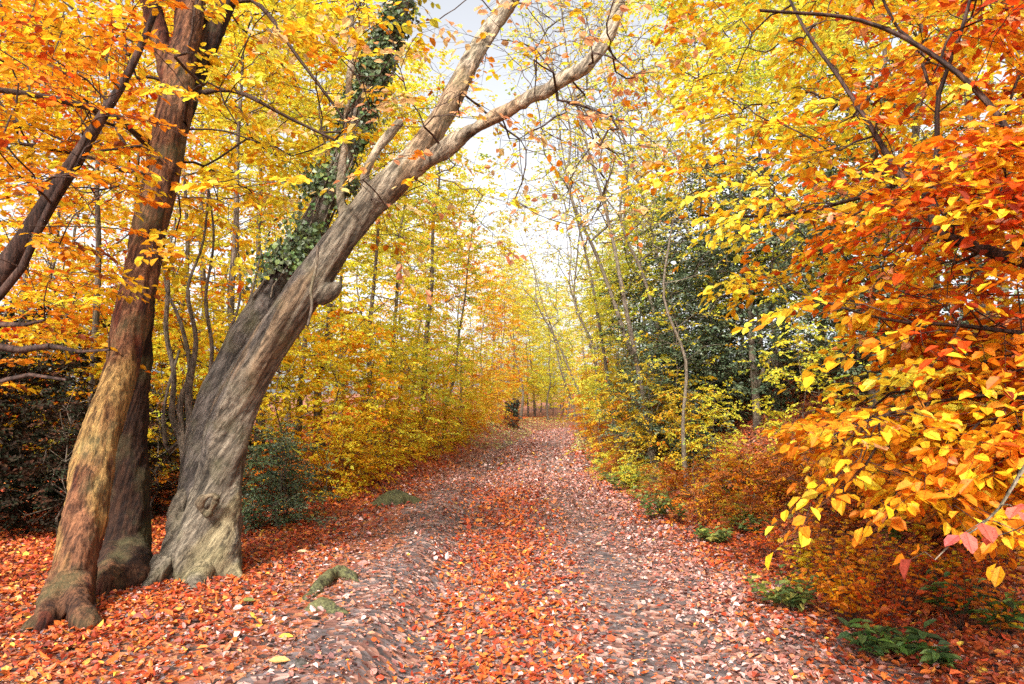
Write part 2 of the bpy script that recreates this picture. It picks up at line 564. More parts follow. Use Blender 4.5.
# ---------------------------------------------------------------- ground
def warp(n, near, far, p=3.0):
    t = np.linspace(-1, 1, n)
    return near * t + far * np.sign(t) * np.abs(t) ** p


gx = np.unique(np.concatenate([np.arange(-12, 12, .12), -12 - np.geomspace(.2, 500, 60), 12 + np.geomspace(.2, 500, 60)]))
gy = np.unique(np.concatenate([np.arange(-3, 16, .12), np.arange(16, 60, .4), 60 + np.geomspace(.5, 700, 50), -3 - np.geomspace(.3, 60, 25)]))
X, Y = np.meshgrid(gx, gy)
Z = H(X, Y)
V = np.stack([X, Y, Z], -1).reshape(-1, 3)
nx, ny = len(gx), len(gy)
i = (np.arange(ny - 1)[:, None] * nx + np.arange(nx - 1)[None]).ravel()
FG = np.stack([i, i + 1, i + nx + 1, i + nx], 1)
tag(link('ground', np_mesh('ground', V, [FG], M_SOIL, smooth=True)), kind='structure')
# path sheet, ragged edges
py_ = np.arange(-3, 75, .12)
t = np.linspace(-1, 1, 41)
PX = path_c(py_)[:, None] + t[None] * (2.0 - .75 * sstep(22, 40, py_) + .7 * (fnoise(py_ * .8, py_ * 0, 31) - .5))[:, None]
PY = np.repeat(py_[:, None], 41, 1)
PZ = H(PX, PY) + .014 - .03 * (np.abs(t)[None] > .97)
i = (np.arange(len(py_) - 1)[:, None] * 41 + np.arange(40)[None]).ravel()
tag(link('path', np_mesh('path', np.stack([PX, PY, PZ], -1).reshape(-1, 3), [np.stack([i, i + 1, i + 42, i + 41], 1)], M_PATH, smooth=True)), kind='structure')


# ---------------------------------------------------------------- fallen leaves
def litter(y0, y1, dens, size, detail, xmin=None, xmax=None, name='fallen_leaves', seed=1):
    rng = np.random.default_rng(seed)
    w0 = lambda y: .85 * y + 1.6
    n = int(dens * (y1 - y0) * 2 * w0((y0 + y1) / 2) * 1.1)
    y = rng.uniform(y0, y1, n)
    x = rng.uniform(-1, 1, n) * w0(y1)
    k = np.abs(x) < w0(y)
    if xmin is not None: k &= (x > xmin) & (x < xmax)
    x, y = x[k], y[k]
    u = x - path_c(y)
    # where the leaves lie thin: bare wheel track and eroded left margin
    n1 = fnoise(x * 1.1, y * .7, 41); n2 = fnoise(x * 3.1, y * 2.6, 47)
    cover = np.ones(len(x))
    mid = np.exp(-((u - .45) / .55) ** 2) * .95 * (1 - .4 * sstep(8, 16, y))
    lf = np.exp(-((u + 1.75) / .72) ** 2) * 1.0 * (1 - .45 * sstep(9, 15, y))
    cover -= np.clip(mid + lf, 0, .9) * sstep(.30, .46, n1 * .5 + n2 * .5 + .08)
    cover *= .72 + .28 * sstep(.3, .6, n2)
    cover = np.where((np.abs(u) < 1.3) & (y > 30), cover * .55, cover)
    k = rng.random(len(x)) < cover
    x, y, u = x[k], y[k], u[k]
    n = len(x)
    z = H(x, y)
    onpath = np.abs(u) < 2
    z = z + np.where(onpath, .016, .006) + rng.uniform(0, .022, n) * (1 + (u > 2) * 1.2)
    # surface normal
    e = .05
    nx_ = -(H(x + e, y) - H(x - e, y)) / (2 * e); ny_ = -(H(x, y + e) - H(x, y - e)) / (2 * e)
    N_ = norm(np.stack([nx_, ny_, np.ones(n)], 1)) + rng.normal(0, .30, (n, 3))
    a = rng.uniform(0, 2 * np.pi, n)
    D = np.stack([np.cos(a), np.sin(a), rng.normal(0, .10, n)], 1)
    N_ = norm(N_)
    D = D - N_ * np.sum(D * N_, 1, keepdims=True)
    L = size * np.exp(rng.normal(0, .22, n)); W = L * rng.uniform(.5, .78, n)
    Vv, Fc, per = leaf_geo(np.stack([x, y, z], 1) - D * L[:, None] * .5, D, N_, L, W, fold=rng.normal(.08, .28, n), curl=rng.normal(-.04, .26, n), detail=detail)
    # colours: worn pale pinks on the trodden lane, saturated red-orange elsewhere
    pal = np.array([(.52, .10, .022), (.38, .05, .018), (.60, .16, .03), (.22, .04, .02), (.66, .26, .05),    # vivid
                    (.42, .20, .16), (.32, .12, .09), (.58, .38, .34), (.18, .08, .07), (.48, .19, .10)])     # worn
    lane = 1.15 * np.exp(-((u - .75) / .85) ** 2) + .9 * np.exp(-((u + 1.75) / .6) ** 2)
    lane = np.clip(lane * (.55 + .9 * (n2[k] if False else fnoise(x * .9, y * .6, 63))), 0, .93)
    lane = np.where(y > 11, np.maximum(lane, .85 * (1 - sstep(1.2, 2.2, np.abs(u))) * sstep(11, 16, y)), lane)
    far = sstep(10, 26, y)
    w_v = np.array([.36, .24, .22, .13, .05]); w_w = np.array([.26, .22, .2, .14, .18])
    cv = pal[rng.choice(5, n, p=w_v)]; cw = pal[5 + rng.choice(5, n, p=w_w)]
    c = np.where((rng.random(n) < lane)[:, None], cw, cv)
    red = (u > 1.6) & (y < 8)
    c = c * np.where(red, .86, 1)[:, None]
    yl = rng.random(n) < np.where(u < -3, .03, .008)
    c[yl] = (.80, .45, .06)
    bank = (u > 2.4) & (y > 7)
    c = np.where(bank[:, None] & (rng.random(n) < .6)[:, None], np.array([.30, .10, .04]), c)
    vg = (y > 27) & (np.abs(u) > 1.35) & (np.abs(u) < 4) & (rng.random(n) < .55)
    c[vg] = (.42, .40, .12)
    c = np.clip(c * np.exp(rng.normal(0, .26, (n, 1))), 0, .85)
    me = np_mesh(name, Vv, [Fc], M_DEAD, np.repeat(c, per, 0))
    return me


def crumbs(seed=9, n=150000):
    rng = np.random.default_rng(seed)
    y = rng.uniform(1.8, 15, n); x = rng.uniform(-4.2, 4, n)
    k = (np.abs(x) < .85 * y + 1.2) & (fnoise(x * 6, y * 5, 15) > rng.uniform(.2, .75, n)); x, y = x[k], y[k]; n = len(x)
    z = H(x, y) + .016 + rng.uniform(0, .01, n)
    a = rng.uniform(0, 6.28, n)
    D = np.stack([np.cos(a), np.sin(a), rng.normal(0, .2, n)], 1)
    N_ = np.array([[0, 0, 1.]]) + rng.normal(0, .4, (n, 3))
    L = rng.uniform(.012, .04, n)
    Vv, Fc, per = leaf_geo(np.stack([x, y, z], 1), D, N_, L, L * rng.uniform(.3, .8, n), detail=1)
    c = palette(rng, [(.30, .13, .09), (.10, .05, .045), (.5, .32, .27), (.42, .14, .05), (.16, .12, .12)], [3, 3, 2, 3, 2], np.arange(n), n, jit=.3)
    return np_mesh('crumbs', Vv, [Fc], M_DEAD, c)


def join_meshes(name, mes, mat):
    Vs, Fs, Cs, Us, off = [], [], [], [], 0
    for me in mes:
        v = np.empty(len(me.vertices) * 3, np.float32); me.vertices.foreach_get('co', v)
        l = np.empty(len(me.loops), np.int32); me.loops.foreach_get('vertex_index', l)
        c = np.empty(len(me.polygons) * 4, np.float32); me.attributes['Col'].data.foreach_get('color', c)
        Vs.append(v.reshape(-1, 3)); Fs.append(l.reshape(-1, 4) + off); Cs.append(c.reshape(-1, 4)[:, :3]); off += len(me.vertices)
        u = np.zeros(len(me.loops) * 2, np.float32)
        if me.uv_layers: me.uv_layers[0].data.foreach_get('uv', u)
        Us.append(u)
        bpy.data.meshes.remove(me)
    return np_mesh(name, np.vstack(Vs), [np.vstack(Fs)], mat, np.vstack(Cs), uv=np.concatenate(Us))


lit = join_meshes('fallen_leaves', [litter(1.8, 9, 1350, .046, 2, seed=1), litter(9, 18, 620, .062, 1, -11, 9, seed=2),
                                    litter(18, 62, 170, .095, 1, -10, 12, seed=3), crumbs()], M_DEAD)
o = link('fallen_leaves', lit)
tag(o, 'thick carpet of red, orange and pinkish fallen leaves over the path and woodland floor', 'fallen leaves', kind='stuff')


# ---------------------------------------------------------------- hero trunks
def remesh_trunk(name, stems, vox, mat, parent, colfn, disp=.02, dscale=(3.0, 3.0, .7), fine=.006, shear=0.0, flute=0.0):
    """stems: list of (points, radii); capsule-swept volume, fused by a voxel remesh, then roughened"""
    Vs, Fs, off = [], [], 0
    for pts, rad in stems:
        pp, rr = polyline(pts, rad, .06)
        T = np.gradient(pp, axis=0)
        k = 24
        T = norm(T)
        ref = np.tile(np.array([[0.35, 1., 0.1]]), (len(T), 1))
        U = norm(np.cross(T, ref)); W = np.cross(T, U)
        a = np.linspace(0, 2 * np.pi, k, endpoint=False)
        ringv = pp[:, None] + rr[:, None, None] * (U[:, None] * np.cos(a)[None, :, None] + W[:, None] * np.sin(a)[None, :, None])
        n = len(pp)
        v = np.vstack([ringv.reshape(-1, 3), pp[0] - T[0] * rr[0] * .5, pp[-1] + T[-1] * rr[-1] * .5])
        f = []
        for q in range(n - 1):
            for j in range(k):
                j2 = (j + 1) % k
                f.append((q * k + j, q * k + j2, (q + 1) * k + j2, (q + 1) * k + j))
        for j in range(k):
            j2 = (j + 1) % k
            f.append((j2, j, n * k, n * k)); f.append(((n - 1) * k + j, (n - 1) * k + j2, n * k + 1, n * k + 1))
        Vs.append(v); Fs += [tuple(dict.fromkeys(x + off for x in ff)) for ff in f]; off += len(v)
    me = bpy.data.meshes.new(name)
    me.from_pydata(np.vstack(Vs).tolist(), [], Fs)
    o = link(name, me)
    md = o.modifiers.new('r', 'REMESH'); md.mode = 'VOXEL'; md.voxel_size = vox
    sm = o.modifiers.new('s', 'SMOOTH'); sm.factor = .5; sm.iterations = 4
    dg = bpy.context.evaluated_depsgraph_get()
    m2 = bpy.data.meshes.new_from_object(o.evaluated_get(dg))
    o.modifiers.clear(); o.data = m2; bpy.data.meshes.remove(me); m2.name = name
    n = len(m2.vertices)
    co = np.empty(n * 3, np.float32); m2.vertices.foreach_get('co', co); co = co.reshape(-1, 3)
    nr = np.empty(n * 3, np.float32); m2.vertices.foreach_get('normal', nr); nr = nr.reshape(-1, 3)
    d = np.empty(n)
    for q in range(n):
        p = co[q]
        xs = p[0] - shear * p[2]
        if flute:
            fl = mnoise.noise(Vector((xs * 7, p[1] * 7, p[2] * .45))) * flute * (1 - .6 * min(1, max(0, (p[2] - 1) / 1.5)))
        else: fl = 0
        v1 = Vector((xs * dscale[0], p[1] * dscale[1], p[2] * dscale[2]))
        r1 = mnoise.fractal(v1 * 1.3, 1, 2, 4)
        r2 = 1 - abs(mnoise.noise(Vector((xs * 13, p[1] * 13, p[2] * 1.8)))) * 2
        d[q] = fl + disp * r1 + fine * r2 + fine * .6 * mnoise.noise(Vector(p) * 28)
    co = co + nr * d[:, None]
    m2.vertices.foreach_set('co', co.astype(np.float32).ravel())
    m2.polygons.foreach_set('use_smooth', np.ones(len(m2.polygons), bool))
    a = m2.attributes.new('Col', 'FLOAT_COLOR', 'POINT')
    c = np.ones((n, 4), np.float32); c[:, :3] = colfn(co, nr, d)
    a.data.foreach_set('color', c.ravel())
    m2.update(); m2.materials.clear(); m2.materials.append(mat)
    o.parent = parent
    return o


def nz(co, s, seed=0, oct=3):
    return np.array([mnoise.fractal(Vector((p[0] * s[0] + seed, p[1] * s[1], p[2] * s[2])), 1, 2, oct) for p in co])


def seq(pts, Yb, Yt=None, k=1.0):
    """(px,py,width px) list at a depth running from Yb to Yt -> points, radii"""
    Yt = Yb if Yt is None else Yt
    n = len(pts); P, r = [], []
    for q, p in enumerate(pts):
        Yq = p[3] if len(p) > 3 else Yb + (Yt - Yb) * q / (n - 1)
        P.append(at(p[0], p[1], Yq)); r.append(p[2] * k / 2 / F * Yq)
    return np.array(P), np.array(r)


# --- old reddish trunk on the left
g1 = ground(66, 612); g2 = ground(124, 574)
rootT1 = empty('broad_trunk_tree', (0, 0, 0), 'old leaning tree with torn red-brown bark and bare tan wood, left of the forked beech', 'tree')
Yf = g1[1]; Yr = g2[1]
front = [(62, 628, 62, Yf), (68, 605, 54, Yf), (76, 560, 46, Yf + .05), (93, 470, 44, Yf + .2), (111, 400, 40, Yf + .35), (128, 340, 40, Yf + .5), (142, 270, 39, Yf + .65),
         (152, 220, 39, Yf + .75), (162, 175, 38, Yf + .8), (176, 100, 36, Yf + .9), (186, 40, 34, Yf + 1), (196, -30, 32, Yf + 1.1), (206, -120, 28, Yf + 1.2)]
rear = [(122, 590, 60, Yr), (126, 570, 52, Yr), (130, 520, 42, Yr), (131, 460, 38, Yr), (134, 400, 32, Yr), (140, 340, 26, Yr - .1), (148, 270, 22, Yr - .2), (164, 180, 20, Yr - .1),
        (190, 90, 22, Yr), (215, 30, 20, Yr), (240, -40, 18, Yr)]
sp = [seq(front, 0, k=.8), seq(rear, 0, k=.86), seq([(150, 50, 20, Yf + .9), (150, 0, 18, Yf + .9), (146, -60, 16, Yf + .9)], 0)]
sp[2][0][0] = sp[0][0][9]
# root toes
for (x0, y0, x1, y1, w0, w1) in ((66, 600, 28, 632, 30, 10), (72, 606, 96, 628, 26, 8), (120, 575, 96, 590, 34, 10), (128, 570, 148, 582, 34, 12)):
    Yq = Yf if x0 < 100 else Yr
    a_ = at(x0, y0 - 25, Yq); m_ = at((x0 + x1) / 2, (y0 + y1) / 2, Yq)
    b_ = ground(x1, y1); m_ = ground((x0 + x1) / 2, (y0 + 22 + y1) / 2); m_[2] += .05
    sp.append((np.array([a_, m_, b_]), np.array([w0, w0 * .8, w1]) / 2 / F * Yq))


def col_t1(co, nr, d):
    n = len(co)
    n1 = nz(co, (2.2, 2.2, .8), 3); n2 = nz(co, (6, 6, 1.5), 9)
    zz = co[:, 2]
    # distance to front stem axis decides which stem the vertex belongs to
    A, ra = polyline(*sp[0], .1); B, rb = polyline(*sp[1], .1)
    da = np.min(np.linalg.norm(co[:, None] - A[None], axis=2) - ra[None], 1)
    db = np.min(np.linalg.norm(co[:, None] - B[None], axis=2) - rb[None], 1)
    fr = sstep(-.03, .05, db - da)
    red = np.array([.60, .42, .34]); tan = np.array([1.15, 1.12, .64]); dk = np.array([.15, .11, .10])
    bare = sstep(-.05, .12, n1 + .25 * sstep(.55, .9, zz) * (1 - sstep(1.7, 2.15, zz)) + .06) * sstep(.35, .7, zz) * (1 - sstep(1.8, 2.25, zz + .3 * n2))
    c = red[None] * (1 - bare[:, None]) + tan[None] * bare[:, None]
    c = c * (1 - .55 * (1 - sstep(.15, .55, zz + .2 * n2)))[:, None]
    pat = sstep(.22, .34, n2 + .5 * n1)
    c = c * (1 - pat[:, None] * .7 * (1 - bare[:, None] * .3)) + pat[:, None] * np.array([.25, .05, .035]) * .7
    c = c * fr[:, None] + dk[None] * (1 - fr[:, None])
    return np.clip(c, 0.03, 1.6)


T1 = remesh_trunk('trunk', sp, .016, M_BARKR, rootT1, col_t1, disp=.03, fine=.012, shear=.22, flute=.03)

# --- the forked beech
gb = ground(205, 574)
Yb = gb[1]
rootT2 = empty('forked_beech_tree', (0, 0, 0), 'big grey-brown forked beech leaning right towards the path', 'tree')
main = [(208, 592, 84, Yb), (208, 565, 74, Yb), (212, 530, 62, Yb), (218, 490, 56, Yb), (230, 430, 52, Yb - .05), (243, 390, 51, Yb - .1), (266, 348, 49, Yb - .15), (296, 304, 48, Yb - .2), (322, 268, 45, Yb - .2),
        (346, 235, 42, Yb - .2), (370, 205, 39, Yb - .2), (392, 183, 37, Yb - .25), (408, 165, 35, Yb - .25)]
fa = [(402, 172, 34, Yb - .25), (420, 148, 31, Yb - .2), (444, 110, 28, Yb - .1), (462, 78, 25, Yb), (486, 35, 22, Yb + .1), (512, -5, 19, Yb + .2), (545, -60, 16, Yb + .3)]
fb = [(400, 176, 26, Yb - .25), (432, 158, 21, Yb - .35), (470, 131, 19, Yb - .5), (515, 106, 18, Yb - .65), (552, 86, 17, Yb - .7), (585, 66, 16, Yb - .75), (606, 42, 15, Yb - .75), (617, 10, 13, Yb - .75), (620, -40, 11, Yb - .7)]
stub = [(318, 298, 30, Yb - .2), (332, 289, 22, Yb - .26), (340, 285, 8, Yb - .28)]
bt1 = [(160, 583, 24, Yb - .15), (170, 550, 20, Yb - .1), (176, 515, 18, Yb - .05), (180, 490, 12, Yb)]
bt2 = [(192, 588, 40, Yb - .2), (190, 560, 36, Yb - .15), (192, 525, 28, Yb - .1), (200, 490, 18, Yb)]
bt3 = [(228, 582, 36, Yb - .1), (226, 550, 30, Yb - .1), (228, 500, 26, Yb - .05), (236, 460, 20, Yb - .05)]
sec = [(194, 560, 48, Yb + .15), (199, 480, 46, Yb + .15), (213, 405, 44, Yb + .15), (236, 355, 40, Yb + .2), (268, 300, 34, Yb + .25), (298, 255, 30, Yb + .25), (320, 210, 27, Yb + .3),
       (342, 160, 24, Yb + .4), (360, 105, 22, Yb + .5), (382, 50, 20, Yb + .6), (402, 0, 18, Yb + .6), (420, -60, 15, Yb + .6)]
lt1 = [(350, 236, 13, Yb - .2), (341, 200, 11, Yb - .25), (345, 130, 9, Yb - .25), (351, 60, 8, Yb - .2), (350, -10, 7, Yb - .2)]
lt2 = [(372, 206, 11, Yb - .2), (364, 180, 10, Yb - .25), (377, 150, 9, Yb - .3), (400, 122, 7, Yb - .35)]
sp2 = [seq(s_, 0, k=.78) for s_ in (lt1, lt2, main, fa, fb, stub, bt1, bt2, bt3)]
for (x0, y0, x1, y1, w0, w1, Yq) in ((165, 560, 140, 590, 22, 8, Yb - .15), (200, 570, 196, 590, 24, 8, Yb - .2), (230, 565, 243, 578, 24, 8, Yb - .1)):
    b_ = ground(x1, y1); b_[2] -= .02
    a_ = at(x0, y0, Yq)
    sp2.append((np.array([a_, (a_ + b_) / 2 - np.array([0, 0, .03]), b_]), np.array([w0, w0 * .7, w1]) / 2 / F * Yq))


def col_t2(co, nr, d):
    cs = co.copy(); cs[:, 0] -= .5 * co[:, 2]
    n1 = nz(cs, (2.8, 2.8, .6), 5); n2 = nz(cs, (9, 9, 1.2), 2)
    zz = co[:, 2]
    base = np.array([.52, .52, .48]); pale = np.array([.66, .64, .46]); grey = np.array([.55, .56, .60]); brn = np.array([.48, .40, .31])
    c = base[None] + 0 * co
    low = (1 - sstep(1.0, 1.9, zz))
    m = sstep(-.1, .2, n1) * low
    c = c * (1 - m[:, None]) + pale * m[:, None]
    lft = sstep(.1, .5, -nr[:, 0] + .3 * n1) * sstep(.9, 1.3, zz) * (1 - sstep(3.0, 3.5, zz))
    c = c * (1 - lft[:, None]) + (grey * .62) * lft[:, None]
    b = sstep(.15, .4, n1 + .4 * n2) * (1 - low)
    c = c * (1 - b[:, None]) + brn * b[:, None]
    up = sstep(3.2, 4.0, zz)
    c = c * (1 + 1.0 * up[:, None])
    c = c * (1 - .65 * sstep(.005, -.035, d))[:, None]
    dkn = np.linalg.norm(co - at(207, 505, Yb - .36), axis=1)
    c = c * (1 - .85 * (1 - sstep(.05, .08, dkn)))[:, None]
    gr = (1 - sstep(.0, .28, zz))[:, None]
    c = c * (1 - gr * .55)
    return np.clip(c, .05, 1.6)


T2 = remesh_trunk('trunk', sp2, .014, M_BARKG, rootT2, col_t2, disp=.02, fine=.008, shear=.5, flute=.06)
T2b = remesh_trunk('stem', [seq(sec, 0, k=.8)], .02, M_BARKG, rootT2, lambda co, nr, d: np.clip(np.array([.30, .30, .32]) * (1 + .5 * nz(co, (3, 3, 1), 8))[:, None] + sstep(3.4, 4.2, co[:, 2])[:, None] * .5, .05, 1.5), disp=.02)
# knot hole
kp = at(207, 505, Yb - .33)
kn = []
for q in range(13):
    a = 2 * math.pi * q / 12
    kn.append(kp + np.array([.06 * math.cos(a) + .02 * math.sin(2 * a), .03 - .02 * math.sin(a), .075 * math.sin(a) + .03 * math.cos(a)]))
remesh_trunk('knot', [(np.array(kn), np.full(13, .024) * (1 + .4 * np.sin(np.arange(13) * 1.7)))], .008, M_BARKG, rootT2, lambda co, nr, d: np.tile(np.array([.40, .36, .28]), (len(co), 1)), disp=.012)

# fine bare branches and few pale leaves of the forked beech
rng = np.random.default_rng(11)
pl = Plant([(*seq(fa, 0, k=.4), None), (*seq(fb, 0, k=.4), None), (*seq(lt1, 0, k=.4), None),
            (*seq(lt2, 0, k=.4), None)], rng, seg=.12, rt=.0032, pw=.5)
tg = []
for _ in range(150):
    tg.append(at(rng.uniform(350, 660), rng.uniform(-60, 240), Yb + rng.uniform(-1.6, 1.2)))
for _ in range(26):
    tg.append(at(rng.uniform(500, 660), rng.uniform(0, 160), Yb + rng.uniform(-1.6, .2)))
pl.reach(np.array(tg), k=.1, up=.05, jit=.10, down_pen=.1)
pal_t2 = [PNK, CREAM, GLD, ORG, YEL]
w_, c_ = plant_meshes(pl, rng, pal_t2, [4, 4, 1.5, 1.5, 1], 't2', bark=M_TWIG, kw=dict(T=.42, nl=8, leaf=.075, keep=.30, droop=.3, detail=2, tilt=.2), k=5)
link('branches', w_, rootT2); link('crown', c_, rootT2)

# bough of the old trunk: near gold-orange canopy across the upper left
rng = np.random.default_rng(12)
st = [(*seq(front[8:], 0, k=.4), None), (*seq([(176, 100, 7, 6.4), (230, 90, 5, 6.2), (290, 118, 4, 6.0), (335, 140, 3, 5.8)], 0), 0),
      (*seq([(165, 160, 12, 6.3), (120, 120, 8, 5.6), (60, 100, 7, 5.2), (0, 90, 6, 5.0)], 0), 0),
      (*seq([(190, 30, 7, 6.5), (250, 0, 5, 6.4), (300, 60, 4, 6.4), (345, 120, 3, 6.3)], 0), 0)]
pl = Plant(st, rng, seg=.16, rt=.0034)
tg = []
while len(tg) < 360:
    x, y = rng.uniform(-90, 400), rng.uniform(-70, 262)
    lim = 262 - max(0, x - 190) * .75 if x > 190 else (262 if x > 100 else 235)
    if y > lim: continue
    if y > 150 and rng.random() < .35: continue
    tg.append(at(x, y, rng.uniform(4.7, 8.4)))
for _ in range(260):  # extra crown sprays above the view, added to shade the left side
    tg.append(np.array([rng.uniform(-8, -1.6), rng.uniform(2.5, 9.5), rng.uniform(6.3, 9.5)]))
pl.reach(np.array(tg), k=.25, up=.08, jit=.08)


def col_ul(lp, idx, n):
    px = 512 + F * lp[:, 0] / lp[:, 1]
    c1 = palette(rng, [ORG, GLD, YEL, RED], [4, 5, 1.2, .5], idx, n)
    c2 = palette(rng, [YEL, GLD, CREAM, ORG, LEM], [4.5, 3, 1, .4, 1.0], idx, n)
    w = sstep(60, 260, px + rng.normal(0, 40, len(px)))[:, None]
    return np.where(rng.random((len(px), 1)) < w, c2, c1)


w_, c_ = plant_meshes(pl, rng, None, None, 't1', colfn=col_ul, kw=dict(T=.46, nl=9, leaf=.078, droop=.22, tilt=.22, detail=2, keep=.92))
link('branches', w_, rootT1); link('crown', c_, rootT1)

# --- ivy on the second stem
rng = np.random.default_rng(13)
ivy = empty('ivy_plant', (0, 0, 0), 'dark green ivy climbing the rear stem of the forked beech', 'ivy')
sP, sR = polyline(*seq(sec[4:], 0), .03)
n = 15000
q = rng.integers(0, len(sP), n)
frac = q / len(sP)
dens = (sstep(.03, .12, frac) * (.12 + .88 * sstep(.38, .6, fnoise(frac * 13, frac * 0, 77))) * (1 - .25 * sstep(.62, 1, frac)))
a = rng.uniform(0, 2 * np.pi, n)
dens = dens * sstep(.34, .52, fnoise(q * .09, a * 1.3, 78))
k_ = rng.random(n) < dens
q = q[k_]; a = a[k_]; n = len(q)
out = np.stack([np.cos(a), np.sin(a) * .9 - .25, rng.normal(0, .25, n)], 1); out = norm(out)
rr = sR[q] + np.abs(rng.normal(.02, .045, n)) * (1 + 1.1 * (np.sin(q * .05) > .3))
P_ = sP[q] + out * rr[:, None]
D_ = norm(out * .4 + np.array([0, 0, -1]) + rng.normal(0, .5, (n, 3)))
L_ = rng.uniform(.028, .06, n)
Vv, Fc, per = leaf_geo(P_, D_, out + rng.normal(0, .4, (n, 3)), L_, L_ * 1.0, detail=2)
c = palette(rng, [HOL, HOL2, (.09, .16, .05), (.18, .26, .07)], [3, 3, 3, 2.0], np.arange(n), n)
iv = link('foliage', np_mesh('ivy_leaves', Vv, [Fc], M_GREEN, np.repeat(c, 2, 0)), ivy)
segs = []
for s_ in range(7):
    ph = rng.uniform(0, 6.28); qs = np.arange(0, len(sP) - 1, 4)
    aa = ph + np.cumsum(rng.normal(0, .12, len(qs)))
    segs.append(sP[qs] + np.stack([np.cos(aa), np.sin(aa), 0 * aa], 1) * (sR[qs] + .012)[:, None])
A = np.vstack([s_[:-1] for s_ in segs]); B = np.vstack([s_[1:] for s_ in segs]); T_ = norm(B - A)
V_, F_ = tubes(A, B, np.full(len(A), .009), np.full(len(A), .009), T_, T_, 5)
link('vine', np_mesh('ivy_vines', V_, [F_], M_PALE, smooth=True), ivy)
# hanging vine crossing the trunk
hv = empty('hanging_vine', (0, 0, 0), 'thin pale vine hanging across the forked beech trunk', 'vine')
hp, hr = polyline(*seq([(318, 246, 3), (316, 268, 3), (311, 290, 3.4), (312, 305, 3), (308, 325, 2.4)], Yb - .52), .03)
V_, F_ = tubes(hp[:-1], hp[1:], hr[:-1], hr[1:], norm(np.gradient(hp, axis=0))[:-1], norm(np.gradient(hp, axis=0))[1:], 6)
link('stem', np_mesh('vine', V_, [F_], M_PALE, smooth=True), hv)

# --- multi-stemmed pale shrub between the two trunks
rng = np.random.default_rng(14)
Ys = ground(183, 560)[1] - .1
sh = empty('slender_shrub', (0, 0, 0), 'slender pale many-stemmed shrub growing against the base of the forked beech', 'shrub')
stems = [([(184, 560, 13), (184, 520, 11), (186, 470, 10), (182, 440, 9), (172, 415, 6), (174, 375, 5), (166, 330, 5), (168, 280, 4), (158, 235, 3), (150, 180, 2)], None),
         ([(186, 470, 9), (190, 430, 8), (189, 390, 7), (196, 340, 5), (188, 290, 4), (204, 240, 3), (210, 170, 2.4)], 0),
         ([(186, 455, 7), (180, 405, 6), (190, 370, 5), (180, 320, 4), (165, 280, 3), (176, 220, 2.5)], 0),
         ([(190, 430, 7), (205, 400, 5), (212, 350, 4), (206, 300, 4), (214, 240, 3), (208, 180, 2)], 0),
         ([(195, 430, 6), (215, 400, 5), (232, 350, 4), (250, 300, 3), (262, 250, 2.4)], 0),
         ([(190, 440, 5), (200, 420, 4), (226, 340, 3), (240, 300, 3), (238, 240, 2)], 0),
         ([(180, 440, 5), (168, 452, 5), (164, 420, 4), (168, 390, 3.6), (180, 350, 3)], 0)]
pl = Plant([(*seq(s_, Ys), p_) for s_, p_ in stems], rng, seg=.09, rt=.002, pw=.4)
tg = [at(rng.uniform(140, 275), rng.uniform(190, 430), Ys + rng.uniform(-.4, .5)) for _ in range(46)]
pl.reach(np.array(tg), k=.05, up=.15, jit=.08, down_pen=1)
w_, c_ = plant_meshes(pl, rng, [GLD, ORG, CREAM, YEL], [2, 2, 2, 1], 'shrub', bark=M_PALE, kw=dict(T=.25, nl=6, leaf=.06, keep=.16, side=False), twigs=True)
link('stem', w_, sh); link('foliage', c_, sh)

# --- dark leaning tree at the left edge
rng = np.random.default_rng(15)
dk = empty('dark_leaning_tree', (0, 0, 0), 'dark thin trunk leaning right at the far left edge of the view', 'tree')
st = [(*seq([(-190, 640, 34, 5.3), (-120, 470, 30), (-60, 360, 28), (-10, 290, 25), (25, 240, 20), (52, 196, 17), (76, 160, 15), (100, 120, 11), (130, 70, 8), (160, 0, 6)], 5.2), None),
      (*seq([(-30, 320, 12), (0, 295, 9), (22, 268, 8), (42, 222, 7), (62, 184, 6), (90, 132, 4)], 5.1), 0),
      (*seq([(-60, 360, 12), (-10, 345, 8), (20, 350, 7), (50, 346, 6), (80, 352, 4), (110, 350, 3)], 5.0), 0),
      (*seq([(-40, 330, 10), (0, 325, 7), (25, 325, 5), (45, 320, 3)], 5.0), 0),
      (*seq([(-90, 410, 10), (-20, 388, 6), (30, 375, 5), (66, 380, 3)], 4.9), 0)]
pl = Plant(st, rng, seg=.14, rt=.003)
tg = [at(rng.uniform(-60, 150), rng.uniform(-40, 190), rng.uniform(4.2, 5.8)) for _ in range(90)]
tg += [at(rng.uniform(-40, 120), rng.uniform(190, 400), rng.uniform(4.6, 5.8)) for _ in range(34)]
pl.reach(np.array(tg), k=.2, up=.08, jit=.09)
w_, c_ = plant_meshes(pl, rng, [ORG, GLD, RED, BRN, YEL], [5, 4, 1.2, .8, 1], 'dark', bark=M_BARKD, kw=dict(T=.42, nl=9, leaf=.075, droop=.22, tilt=.2, keep=.62), k=7)
link('trunk', w_, dk); link('crown', c_, dk)

